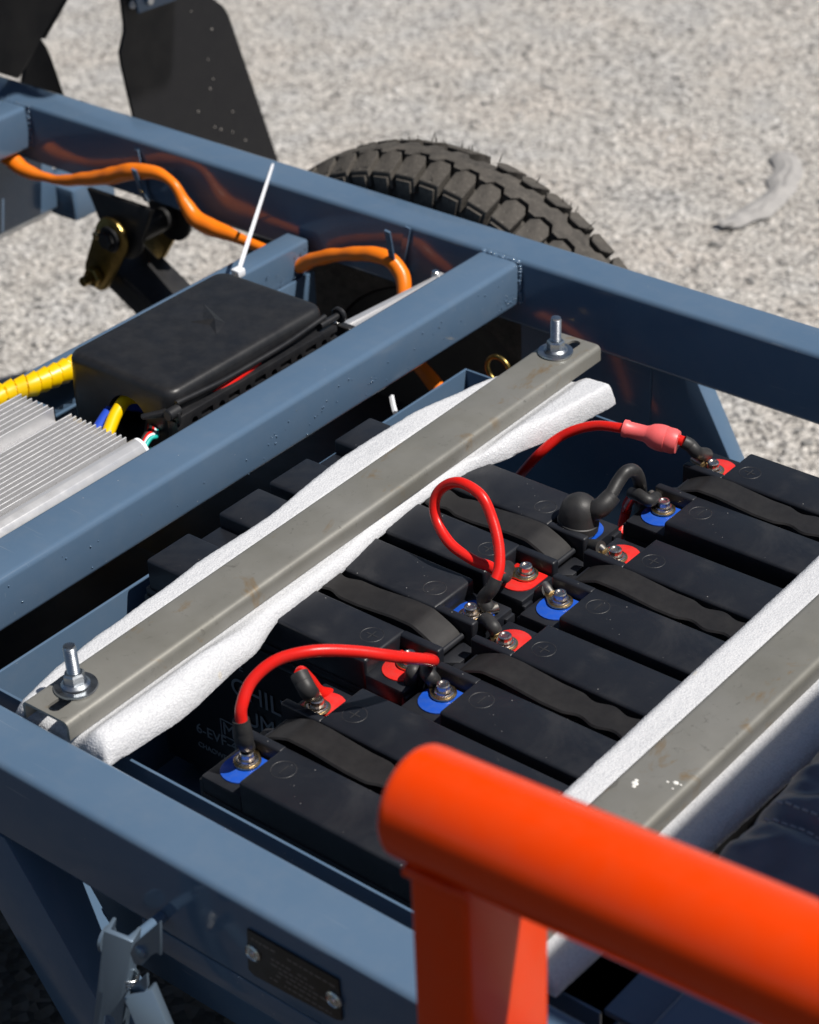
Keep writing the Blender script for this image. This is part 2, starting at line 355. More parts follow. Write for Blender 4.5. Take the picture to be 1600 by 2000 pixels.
# data plate with rivets
bm = NB(); q = [py(u, v, YN - .0402) for u, v in ((486, 1812), (664, 1912), (671, 1990), (660, 1988), (500, 1902), (489, 1890))]
prism(bm, [Vector((p.x, YN - .0405, p.z)) for p in q], (0, -.0012, 0)); dp = finish(bm, 'data_plate', MT['plate'], frame); dp['label'] = 'small dark brown data plate riveted to the near rail'
bm = NB()
for row, (t0, t1, dz) in enumerate(((.04, .98, .085), (.26, .62, .3), (.25, .70, .42), (.33, .82, .53), (.3, .78, .64), (.22, .92, .78))):
    t = t0
    while t < t1:
        w = rnd.uniform(.02, .07)
        if row == 0 and .3 < t < .42 or rnd.random() < .12: t += w; continue
        x = .333 + .062 * t; z = -.018 - .031 * dz
        box(bm, (x, YN - .04185, z - .0009), (x + .062 * w, YN - .0416, z + .0004)); t += w + .018
finish(bm, 'plate_print', MT['platep'], dp, 0)
for u, v in ((495, 1861), (653, 1952)):
    c = py(u, v, YN - .0418); bm = NB(); rev(bm, c, Vector((0, -1, 0)), [(.0052, -.0005), (.0053, .0008), (.0042, .0016), (.0038, .0010), (.0022, .0010), (.0018, .0022), (.0004, .0026)], 24); finish(bm, 'rivet', MT['chrome'], dp)
# cable hooks on the far rail
def hook(p0, p1, p2):
    bm = NB(); pts = cr([p0, p0 + (p1 - p0) * .5, p1, (p1 + p2) / 2 + Vector((0, 0, -.006)), p2], 6)
    L = []
    for i, p in enumerate(pts):
        L.append(p)
    for a, b in zip(L, L[1:]):
        d = (b - a).normalized(); w = Vector((1, 0, 0)); w = (w - d * w.dot(d)).normalized(); n = d.cross(w)
        vs = [bm.verts.new(q + w * sx * .0028 + n * sn * .0009) for q in (a, b + d * .0004) for sx, sn in ((-1, -1), (1, -1), (1, 1), (-1, 1))]
        for f in ((0, 1, 2, 3), (7, 6, 5, 4), (0, 4, 5, 1), (1, 5, 6, 2), (2, 6, 7, 3), (3, 7, 4, 0)): bm.faces.new([vs[i] for i in f])
    return finish(bm, 'cable_hook', MT['paint'], frame, 60)
hook(py(266, 292, -.002), py(284, 352, -.006) + Vector((0, 0, -.02)), py(262, 332, -.034))
hook(py(797, 444, -.002), py(775, 480, -.006) + Vector((0, 0, -.035)), py(757, 452, -.034))
# suspension hanger under the far rail
def ear(y, th, xs=0):
    bm = NB(); c = Vector((-.462 + xs, y, -.098)); P = [Vector((-.505 + xs, y, -.0608)), Vector((-.418 + xs, y, -.0608)), Vector((-.437 + xs, y, -.098))]
    P += [c + Vector((.025 * math.cos(a), 0, .025 * math.sin(a))) for a in [-.1 - i * .3 for i in range(11)]]
    prism(bm, P, (0, th, 0), .001); return finish(bm, 'hanger_plate', MT['blackpaint'], frame)
ear(-.012, .005); ear(.043, .005, .01)
bm = NB(); cyl(bm, (-.455, -.006, -.098), (0, 1, 0), .011, .05); finish(bm, 'pivot_sleeve', MT['blackpaint'], frame)

# ------------------------------------------------------------------ shackle and arm
sh = thing('suspension_arm', (-.46, 0, GZ), 'black suspension arm hung from a yellow zinc shackle below the far rail', 'suspension arm')
for y in (-.0215, .055):
    A, B_ = Vector((-.468, y, -.100)), Vector((-.495, y, -.146)); d = (B_ - A).normalized(); n = Vector((0, 1, 0)).cross(d); P = []
    for c, rr, s0 in ((A, .021, -1), (B_, .0165, 1)):
        for i in range(9):
            a = -math.pi / 2 + math.pi * i / 8
            P.append(c + (d * math.cos(a) * s0 + n * math.sin(a) * s0) * rr)
    bm = NB(); prism(bm, P, (0, .004, 0), .0008); finish(bm, 'shackle_plate', MT['brassd'], sh)
bm = NB(); cyl(bm, (-.468, -.022, -.100), (0, -1, 0), .013, .003, 28, bev=.001); cyl(bm, (-.468, -.025, -.100), (0, -1, 0), .0085, .006, 6, bev=.0008); finish(bm, 'pivot_nut', MT['blackpaint'], sh)
bm = NB(); cyl(bm, (-.482, -.0222, -.098), (0, -1, 0), .004, .007, 16, bev=.0008); finish(bm, 'grease_nipple', MT['brass'], sh)
bm = NB(); cyl(bm, (-.495, -.022, -.146), (0, -1, 0), .0105, .008, 6, bev=.001); cyl(bm, (-.495, -.03, -.146), (0, -1, 0), .005, .011, 16, bev=.0008); finish(bm, 'shackle_bolt', MT['brassd'], sh)
bm = NB(); a, b = Vector((-.505, .018, -.146)), Vector((-.17, .018, -.335)); d = (b - a).normalized(); up = Vector((0, 1, 0)).cross(d) * -1
if up.z < 0: up = -up
Mx = Matrix((d, Vector((0, 1, 0)), up)).transposed().to_4x4(); Mx.translation = a
box(bm, (0, -.026, -.012), ((b - a).length, .026, .012), .002, 2, Mx); finish(bm, 'arm_beam', MT['blackpaint'], sh)
bm = NB(); box(bm, (.03, -.026, .0122), (.36, .026, .018), .001, 2, Mx); finish(bm, 'arm_leaf', MT['blackpaint'], sh)

# ------------------------------------------------------------------ wheel behind the far rail
WC = Vector((-.150, 0, -.229)); WR = .2535; NL = 58
wh = thing('wheel', (WC.x, .105, GZ), 'dusty black wheel with chunky zigzag tread behind the far rail', 'wheel')
def wp(th, y, r): return Vector((WC.x + r * math.sin(th), y, WC.z + r * math.cos(th)))
Y0, Y1 = .052, .128; YM = (Y0 + Y1) / 2
prof = [(Y0 + .012, .13), (Y0 + .002, .165), (Y0 - .002, .20), (Y0 + .003, .225), (Y0 + .009, .2365), (Y0 + .018, .2425), (YM, .2440), (Y1 - .018, .2445), (Y1 - .009, .2425), (Y1 - .003, .225), (Y1 + .002, .20), (Y1 - .002, .165), (Y1 - .012, .13)]
bm = NB(); NN = 120; rings = [[bm.verts.new(wp(2 * math.pi * i / NN, y, r)) for i in range(NN)] for y, r in prof]
for a, b in zip(rings, rings[1:]):
    for i in range(NN): bm.faces.new((a[i], a[(i + 1) % NN], b[(i + 1) % NN], b[i]))
ty = finish(bm, 'tyre', MT['tyre'], wh, 50)
dth = 2 * math.pi / NL
def arch_y(y): return .0105 * ((y - YM) / (.5 * (Y1 - Y0))) ** 4    # drop towards the shoulders
def block(poly, r0, r1, dr=0):
    """polygon in (theta, y), extruded radially, subdivided in the script only at its corners"""
    bm = NB(); n = len(poly)
    A = [bm.verts.new(wp(t, y, r0)) for t, y in poly]; Bq = [bm.verts.new(wp(t, y, r1 - arch_y(y))) for t, y in poly]
    bm.faces.new(A); bm.faces.new(Bq[::-1])
    for i in range(n): bm.faces.new((A[i], A[(i + 1) % n], Bq[(i + 1) % n], Bq[i]))
    bmesh.ops.bevel(bm, geom=list(bm.edges), offset=.0006, segments=1, affect='EDGES'); return bm
def shoulder(side):
    e = (lambda y: y) if side < 0 else (lambda y: Y0 + Y1 - y)
    g = .10
    poly = [(g * dth, e(Y0)), ((1 - g) * dth, e(Y0)), ((1 - g) * dth, e(Y0 + .017)), (.68 * dth, e(Y0 + .0245)), (.28 * dth, e(Y0 + .0245)), (g * dth, e(Y0 + .017))]
    bm = block(poly, .229, WR + .001)
    yo = Y0 - .003 if side < 0 else Y1 + .003
    # side lug running down the sidewall
    P = [wp(.2 * dth, yo, .252 - .012), wp(.8 * dth, yo, .252 - .012), wp(.74 * dth, yo + side * -.001, .205), wp(.26 * dth, yo + side * -.001, .205)]
    prism(bm, P, (0, -side * .006, 0)); return bm
lugs = []
for side in (-1, 1):
    bm = shoulder(side); o = finish(bm, 'tread_block', MT['tyre'], ty, 25); lugs.append(o)
    mesh = o.data
    for k in range(1, NL):
        c = o.copy(); COL.objects.link(c); c.parent = ty
        c.matrix_parent_inverse = o.matrix_parent_inverse @ (Matrix.Translation(WC) @ Matrix.Rotation(k * dth + (dth * .5 if side > 0 else 0), 4, 'Y') @ Matrix.Translation(-WC))
# zigzag centre rib: one continuous ring
bm = NB(); rows = []; ZG = ((0, 0), (.13, 0), (.29, 1), (.67, 1), (.86, 0))
for k in range(NL):
    for fr, za in ZG:
        t = (k + fr) * dth; lo = Y0 + .0222 + .0075 * za
        f2 = (fr + .5) % 1; z2 = 1 if .29 <= f2 <= .67 else (0 if f2 < .13 or f2 > .86 else (min(1, max(0, (f2 - .13) / .16)) if f2 < .3 else max(0, (.86 - f2) / .19)))
        hi = Y1 - .0222 - .0075 * z2
        rows.append([bm.verts.new(wp(t, y, r - (arch_y(y) if r > .25 else 0))) for y, r in ((lo, .234), (lo + .001, WR), (lo + .006, WR + .001), (hi - .006, WR + .001), (hi - .001, WR), (hi, .234))])
NZ = len(rows)
for i in range(NZ):
    a, b = rows[i], rows[(i + 1) % NZ]
    for k in range(5): bm.faces.new((a[k], a[k + 1], b[k + 1], b[k]))
finish(bm, 'centre_rib', MT['tyre'], ty, 30)
bm = NB()
for i in range(150):
    t = rnd.uniform(0, 2 * math.pi); y = rnd.choice((Y1 - .003, Y1 - .008, Y1 - .02, Y0 + .003)); a = wp(t, y, WR - arch_y(y) - .001); b = wp(t + rnd.uniform(-.01, .01), y + rnd.uniform(-.002, .003), WR - arch_y(y) + rnd.uniform(.003, .008))
    tube(bm, [a, (a + b) / 2, b], lambda t: .0006 * (1 - t * .6), 4, 1)
o = finish(bm, 'vent_hairs', MT['tyre'], ty); o['kind'] = 'stuff'
bm = NB(); rev(bm, (WC.x, Y0 + .02, WC.z), Vector((0, 1, 0)), [(.05, .0), (.10, .005), (.128, -.006), (.131, .0), (.131, .07), (.1, .06)], 48); finish(bm, 'rim', MT['blackpaint'], wh)

# ------------------------------------------------------------------ mud flap and front body panels
XF = -.62
def face_poly(uv, x): return [px(u, v, x) for u, v in uv]
mf = thing('mud_flap', (XF, .3, GZ), 'flat black mud flap panel standing behind the far rail', 'mud flap')
bm = NB(); prism(bm, face_poly([(225, -60), (239, 0), (244, 45), (245, 62), (236, 103), (240, 130), (262, 225), (300, 400), (580, 420), (540, 303), (447, 30), (436, 12), (420, 0), (380, -30)], XF), (-.004, 0, 0)); finish(bm, 'panel', MT['flap'], mf, 20)
bm = NB(); prism(bm, face_poly([(262, -20), (272, 26), (345, 0), (345, -30)], XF + .012), (-.003, 0, 0)); bk = finish(bm, 'mounting_bracket', MT['paint'], mf, 20)
bm = NB(); c = px(290, 0, XF + .012); cyl(bm, c, (1, 0, 0), .005, .004, 6, bev=.0006); finish(bm, 'bracket_bolt', MT['zinc'], bk)
bm = NB(); c = px(259, 8, XF); cyl(bm, c, (1, 0, 0), .0045, .0015, 20); finish(bm, 'plastic_rivet', MT['whitew'], mf)
bm = NB()
for u, v in ((373, 22), (413, 57), (406, 116), (416, 154), (410, 173), (387, 218), (454, 218), (419, 248), (431, 253), (454, 258), (479, 274)):
    p = px(u, v, XF); bmesh.ops.create_icosphere(bm, subdivisions=1, radius=rnd.uniform(.0008, .0014), matrix=Matrix.Translation(p + Vector((.0004, 0, 0))))
o = finish(bm, 'grit_specks', MT['grit'], mf); o['kind'] = 'stuff'
bp = thing('front_body_panel', (-.75, .05, GZ), 'black front body panel jutting over the far corner of the frame', 'body panel')
bm = NB(); prism(bm, face_poly([(-260, -160), (180, -110), (125, 0), (80, 78), (38, 155), (-40, 130), (-260, 40)], -.655), (-.006, 0, 0), .002); finish(bm, 'side_panel', MT['flap'], bp)
bm = NB(); prism(bm, face_poly([(134, -2), (129, -2), (84, 76), (89, 76)], -.654), (-.006, 0, 0)); finish(bm, 'edge_trim', MT['flap'], bp)
bm = NB(); prism(bm, face_poly([(60, 60), (84, 80), (92, 92), (100, 112), (124, 182), (140, 230), (40, 200)], -.69), (-.005, 0, 0), .001); finish(bm, 'lower_skirt', MT['flap'], bp)
# unseen slab, added high over the corner to shade the rail and flap
bm = NB(); box(bm, (-1.25, -.62, .80), (-.152, .18, .83), .01); box(bm, (-1.25, .17, .798), (-.118, .387, .828), .01); finish(bm, 'shade_slab', MT['flap'], bp)
for y in (-.55, .12):  # unseen posts, added only to hold the shading slab up
    bm = NB(); box(bm, (-1.16, y, -.0), (-1.12, y + .04, .80), .004); finish(bm, 'slab_post', MT['flap'], bp)

# ------------------------------------------------------------------ batteries
def make_battery():
    root = bpy.data.objects.new('battery', None); COL.objects.link(root)
    P = MT['abs']
    bm = NB(); box(bm, (.002, -.0555, -.165), (.222, .0555, -.036), .003)
    case = finish(bm, 'case', P, root)
    bm = NB(); box(bm, (.0, -.0578, -.0365), (.224, .0578, -.0285), .0014); box(bm, (.001, -.0562, -.0287), (.223, .0562, -.0225), .001); finish(bm, 'rim', P, root)
    for s in (-1, 1):
        bm = NB(); a, b = sorted((s * .0145, s * .0552))
        box(bm, (.0315, a, -.024), (.2205, b, 0), .0022, 3)
        lid = finish(bm, 'lid', P, root)
        # polarity mark
        bm = NB(); c = Vector((.0455, s * .0315, -.0001)); n = 28
        for i in range(n):
            a0, a1 = 2 * math.pi * i / n, 2 * math.pi * (i + 1) / n
            vs = [bm.verts.new(c + Vector((r * math.cos(t), r * math.sin(t), z))) for t, r, z in ((a0, .0072, 0), (a0, .00755, .0003), (a0, .0079, 0), (a1, .0072, 0), (a1, .00755, .0003), (a1, .0079, 0))]
            bm.faces.new((vs[0], vs[3], vs[4], vs[1])); bm.faces.new((vs[1], vs[4], vs[5], vs[2]))
        box(bm, (c.x - .0003, c.y - .0042, -.0004), (c.x + .0003, c.y + .0042, .0002))
        if s > 0: box(bm, (c.x - .0042, c.y - .0003, -.0004), (c.x + .0042, c.y + .0003, .0002))
        finish(bm, 'polarity_mark', MT['mark'], lid, 0)
        # terminal block with pad and screw
        bm = NB(); a, b = sorted((s * .0205, s * .0552)); box(bm, (.001, a, -.024), (.0325, b, -.0105), .0016)
        a, b = sorted((s * .0142, s * .0206)); box(bm, (.0015, a, -.024), (.033, b, -.0003), .0016, 3)
        tb = finish(bm, 'terminal_block', P, root)
        bm = NB(); Q = [Vector((.0295, s * .0225, 0)), Vector((.0045, s * .0225, 0))]
        for i in range(13):
            t = math.pi * i / 12; Q.append(Vector((.017 - .0125 * math.cos(t), s * (.0375 + .0125 * math.sin(t)), 0)))
        prism(bm, [q + Vector((0, 0, -.0108)) for q in Q], (0, 0, .0012), .0003)
        pd = finish(bm, 'terminal_pad', MT['padr'] if s > 0 else MT['padb'], tb); pd['label'] = 'red resin pad of the positive terminal' if s > 0 else 'blue resin pad of the negative terminal'
        bm = NB(); c = Vector((.016, s * .0310, -.0080))
        rev(bm, c, Vector((0, 0, 1)), [(.0067, 0), (.0068, .0009), (.0056, .0013), (.0054, .0026)], 26)
        rev(bm, c + Vector((0, 0, .0026)), Vector((0, 0, 1)), [(.0044, 0), (.0044, .0034), (.0038, .0042), (.0028, .0042), (.0020, .0034), (.0004, .0034)], 12)
        finish(bm, 'terminal_screw', MT['nickel'], tb, 30)
        # small bridging tab beside each terminal
        bm = NB(); a, b = sorted((s * .046, s * .0552)); box(bm, (-.001, a, -.026), (.004, b, -.014), .001); finish(bm, 'end_tab', P, root)
    bm = NB(); box(bm, (.010, -.0150, -.024), (.2195, .0150, -.0105), .001); finish(bm, 'strap_channel', P, root)
    bm = NB(); prism(bm, [Vector(p) for p in ((-.003, -.011, -.016), (.009, -.0138, -.016), (.009, .0138, -.016), (-.003, .005, -.016))], (0, 0, -.008), .0008); finish(bm, 'end_shelf', P, root)
    # strap: flat flexible handle with a scalloped grip
    bm = NB(); rows = []; N = 70
    for i in range(N + 1):
        u = .0085 + (.192 - .0085) * i / N; t = i / N
        z = -.0105 + .0118 * min(1, max(0, (u - .0085) / .022)) ** .7 - .0030 * min(1, max(0, (u - .045) / .03))
        w = .0118
        if .088 < u < .16: w += .0016 * math.cos((u - .088) / .072 * 2 * math.pi * 3) - .0016
        if u > .182: z -= (u - .182) * .9
        rows.append([bm.verts.new((u, y, zz)) for y, zz in ((-w, z), (-w + .001, z + .0012), (w - .001, z + .0012), (w, z), (w - .001, z - .0012), (-w + .001, z - .0012))])
    for a, b in zip(rows, rows[1:]):
        for k in range(6): bm.faces.new((a[k], a[(k + 1) % 6], b[(k + 1) % 6], b[k]))
    bm.faces.new(rows[0][::-1]); bm.faces.new(rows[-1])
    st = finish(bm, 'strap', MT['strap'], root, 40)
    bm = NB(); cyl(bm, (.009, -.0125, -.0108), (0, 1, 0), .0022, .025, 14, bev=.0004); finish(bm, 'strap_pin', P, st)
    return root
LZ = -.012
bat = make_battery(); BATS = {}
spots = [('R1', .2655, -.186, 0, 'black battery furthest along the right column, under the pink booted cable'),
         ('R2', .272, -.3155, 0, 'black battery second from the far rail in the right column'),
         ('R3', .271, -.435, 0, 'black battery third from the far rail in the right column'),
         ('R4', .219, -.5535, 0, 'black battery nearest the near rail, set forward of its column, beside the orange armrest'),
         ('L1', .268, -.3035, 180, 'black battery under the rubber cap, behind the red loop of cable'),
         ('L2', .267, -.423, 180, 'black battery with grey print on its side, half under the steel bar')]
for i, (k, x, y, a, lab) in enumerate(spots):
    o = bat if i == 0 else copy_tree(bat); o.location = (x, y, LZ); o.rotation_euler.z = math.radians(a); BATS[k] = o
    tag(o, lab, 'battery', 'batteries packed in the tray')
# printing on the long side of L2
L2 = BATS['L2']; bpy.context.view_layer.update()
yf = -.423 - .0555 - .0008
def side_text(s, size, x, z, bold=0, m=MT['print']):
    # part of the battery, built in battery space (battery is turned half round)
    Mw = Matrix.Translation((x, yf, z)) @ Matrix.Rotation(math.radians(90), 4, 'X')
    ch = text(s, size, m, None, L2.matrix_world.inverted() @ Mw); ch.parent = L2; return ch
def at(u, v): q = py(u, v, yf); return q.x, q.z
for st_, u, v, u2, bold in (('CHILWEE', 452, 1352, 640, .0007), ('TE', 455, 1303, 488, .0001), ('M', 436, 1432, 460, .0002), ('UM', 480, 1412, 540, .0008), ('6-EVF-45', 384, 1428, 472, 0), ('CHAOWEI', 388, 1456, 446, 0)):
    x, z = at(u, v); x2 = at(u2, v + (u2 - u) * .5)[0]
    h = {'CHILWEE': .0205, 'TE': .0085, 'M': .0150, 'UM': .0185, '6-EVF-45': .0120, 'CHAOWEI': .0060}[st_]
    side_text(st_, h, x, z, bold)
bm = NB(); (xa, za), (xb, zb) = at(430, 1404), at(462, 1450); za, zb = max(za, zb), min(za, zb)
za = at(430, 1404)[1]; zb = at(430, 1432)[1]
for a, b in (((xa, zb - .0008), (xb, zb)), ((xa, za), (xb, za + .0008)), ((xa, zb), (xa + .0008, za)), ((xb - .0008, zb), (xb, za))): box(bm, (a[0], yf - .0002, a[1]), (b[0], yf + .0002, b[1]))
for v in bm.verts: v.co = L2.matrix_world.inverted() @ v.co
o = finish(bm, 'lettering', MT['print'], None, 0); o.parent = L2

# ------------------------------------------------------------------ battery cables
def TP(k):     # screw position on the terminal named e.g. 'R1+'
    b = [s for s in spots if s[0] == k[:2]][0]; s = 1 if k[2] == '+' else -1; sg = -1 if b[3] else 1
    return Vector((b[1] + sg * .016, b[2] + sg * s * .031, LZ - .0089))
def lug(root, p, d):
    d = Vector(d); d.z = 0; d.normalize(); n = Vector((-d.y, d.x, 0)); bm = NB(); P = []
    for i in range(15):
        a = math.pi * (.28 + 1.44 * i / 14); P.append(p + (d * math.cos(a) + n * math.sin(a)) * .0084)
    P += [p + d * .0125 - n * .0038, p + d * .0125 + n * .0038]
    prism(bm, P, (0, 0, .0012), .0003); finish(bm, 'cable_lug', MT['brass'], root)
    bm = NB(); tube(bm, [p + d * .0095 + Vector((0, 0, .0012)), p + d * .014 + Vector((0, 0, .0022)), p + d * .018 + Vector((0, 0, .003))], lambda t: .0024 + .0008 * min(1, t * 2), 12, 3); finish(bm, 'lug_barrel', MT['barrel'], root)
def cable(label, segs, lugs=(), cat='cable'):
    p0 = segs[0][1][0]; root = thing('battery_cable', Vector(p0), label, cat, 'battery cables')
    for p, d in lugs: lug(root, p, d)
    for nm, pts, r, m in segs:
        bm = NB(); tube(bm, pts, r, 18, 12, wob=.14 if nm == 'heat_shrink' else .035); finish(bm, nm, MT[m], root, 60)
    return root
RC = .0036; RS = .0046
def V(*a): return Vector(a)
# A: pink booted cable to R1+
p = TP('R1+'); e1 = pz(1350, 870, .005); 
A = cable('red cable with a pink rubber boot running to the furthest terminal', [
    ('insulation', [pz(1335, 862, .006), pz(1300, 850, .008), pz(1225, 838, .010), pz(1160, 832, .006), pz(1100, 850, -.004), pz(1050, 890, -.02), pz(1010, 935, -.05), pz(990, 960, -.09)], RC, 'red'),
    ('heat_shrink', [p + V(-.013, .012, .003), pz(1362, 884, -.003), pz(1348, 870, .003), pz(1334, 862, .006)], RS, 'rubber')], [(p, pz(1362, 884, -.012) - p)])
bm = NB(); a, b = pz(1218, 836, .010), pz(1324, 864, .006); d = (b - a); Lb = d.length
rev(bm, a, d, [(0.0045, 0), (0.0062, 0), (0.0063, Lb * .08), (0.0056, Lb * .10), (0.0058, Lb * .40), (0.0065, Lb * .45), (0.0083, Lb * .52), (0.0093, Lb * .62), (0.0095, Lb * .7), (0.0093, Lb * .78), (0.0088, Lb * .785), (0.0090, Lb * .8), (0.0089, Lb * .93), (0.0079, Lb), (0.0043, Lb)], 30); finish(bm, 'terminal_boot', MT['pink'], A, 50)
# B: R1- to R2+
p, q = TP('R1-'), TP('R2+')
cable('short dark cable joining the two furthest batteries of the right column', [
    ('heat_shrink', [p + V(-.010, .006, .003), pz(1268, 978, -.012), pz(1246, 966, -.011), pz(1236, 964, -.016)], RS, 'rubber'),
    ('insulation', [pz(1238, 966, -.014), pz(1226, 985, -.035), pz(1220, 1010, -.055), V(.258, -.255, -.075), V(.26, -.275, -.04), V(.262, -.283, -.022)], RC, 'red'),
    ('heat_shrink', [V(.2605, -.282, -.03), pz(1150, 1066, -.022), q + V(-.012, .001, .003)], RS, 'rubber')], [(p, V(-1, .5, 0)), (q, V(-1, .15, 0))])
# C: L1- rubber cap and black lead
p = TP('L1-')
C_ = cable('black lead under a domed rubber terminal cap, on the battery nearest the far rail', [
    ('insulation', [pz(1172, 992, .0), pz(1192, 968, .006), pz(1208, 940, .012), pz(1224, 921, .016), pz(1240, 921, .012), pz(1250, 945, -.01), pz(1252, 985, -.05), pz(1250, 1030, -.1)], .0046, 'rubber')])
bm = NB(); c = p + V(-.003, .0, .0025); ax = (V(.06, .10, 1)).normalized()
rev(bm, c, ax, [(.0128, 0), (.0142, .0003), (.0143, .0055), (.0136, .0060), (.0133, .0125), (.0122, .0175), (.0098, .0215), (.0066, .0240), (.003, .0252), (.0006, .0255)], 36)
tube(bm, [c + V(.006, .004, .012), pz(1172, 992, .0), pz(1190, 975, .004), pz(1197, 967, .006)], lambda t: .0072 - .001 * t, 22, 6); finish(bm, 'terminal_cap', MT['rubber'], C_, 50)
bm = NB(); rev(bm, p + V(0, 0, -.0004), V(0, 0, 1), [(.0095, 0), (.0095, .0012), (.006, .0014)], 24); finish(bm, 'cable_lug', MT['brass'], C_)
# D: loop L1+ to L2-
p, q = TP('L1+'), TP('L2-')
cable('red cable standing up in a loop between two batteries', [
    ('insulation', [pz(982, 1128, -.005), pz(960, 1108, -.003), pz(925, 1094, .0), pz(880, 1062, .006), pz(853, 1015, .016), pz(850, 975, .028), pz(868, 950, .038), pz(900, 943, .045), pz(940, 968, .042), pz(962, 1015, .030), pz(974, 1065, .018), pz(975, 1108, .008), pz(966, 1138, .001)], RC, 'red'),
    ('heat_shrink', [pz(970, 1118, -.003), pz(985, 1126, -.008), p + V(-.012, -.004, .003)], RS, 'rubber'),
    ('heat_shrink', [pz(970, 1130, .003), pz(960, 1150, -.003), pz(945, 1170, -.012), q + V(.007, .009, .003)], RS, 'rubber')], [(p, V(-1, -.5, 0)), (q, V(.6, .8, 0))])
# G: R2- to R3+
p, q = TP('R2-'), TP('R3+')
cable('stub cable tucked between the middle two batteries of the right column', [
    ('heat_shrink', [p + V(-.0125, .004, .001), V(.2695, -.3425, -.026), V(.268, -.346, -.045)], .0052, 'rubber'),
    ('insulation', [V(.259, -.35, -.038), V(.258, -.37, -.06), V(.258, -.39, -.05), V(.259, -.396, -.03)], RC, 'red'),
    ('heat_shrink', [V(.2585, -.396, -.034), pz(948, 1212, -.016), pz(962, 1222, -.014), q + V(-.010, .004, .003)], RS, 'rubber')], [(p, V(-1, .35, 0)), (q, V(-1, .4, 0))])
# F: big arc from R4-
p = TP('R4-')
cable('red cable arching from the nearest battery over the printed battery side', [
    ('heat_shrink', [p + V(-.006, .008, .003), pz(478, 1448, .0), pz(475, 1425, .010), pz(471, 1405, .017)], lambda t: .0044 + .0008 * min(1, t * 3), 'rubber'),
    ('insulation', [pz(472, 1410, .016), pz(472, 1380, .025), pz(492, 1330, .036), pz(540, 1290, .044), pz(610, 1272, .046), pz(690, 1272, .040), pz(770, 1282, .030), pz(830, 1288, .016), pz(846, 1291, .006), pz(842, 1288, -.006), pz(825, 1284, -.03)], RC, 'red')], [(p, V(-.5, .8, 0))])
# E: L2+ lead
p = TP('L2+')
cable('red lead dropping from the terminal beneath the arching cable', [
    ('heat_shrink', [p + V(.010, -.004, .003), pz(806, 1312, -.014), pz(802, 1335, -.024)], RS, 'rubber'),
    ('insulation', [pz(804, 1325, -.020), pz(802, 1350, -.035), pz(806, 1378, -.06), pz(806, 1400, -.1)], RC, 'red')], [(p, V(1, -.4, 0))])
# H: R4+ to R3-
p, q = TP('R4+'), TP('R3-')
cable('red cable doubling back from the nearest battery with a black sleeved end', [
    ('heat_shrink', [p + V(-.009, .006, .003), pz(602, 1350, -.002), pz(592, 1330, .004), pz(585, 1315, .007)], lambda t: .0048 + .001 * min(1, t * 3), 'rubber'),
    ('insulation', [pz(586, 1316, .006), pz(590, 1312, .004), pz(606, 1328, -.006), pz(625, 1350, -.018), pz(660, 1362, -.03), V(.25, -.487, -.05), V(.262, -.478, -.055), V(.262, -.466, -.04)], .0036, 'red'),
    ('heat_shrink', [V(.260, -.468, -.04), pz(826, 1312, -.018), pz(838, 1320, -.012), q + V(-.010, .003, .003)], RS, 'rubber')], [(p, V(-.8, .6, 0)), (q, V(-1, .35, 0))])

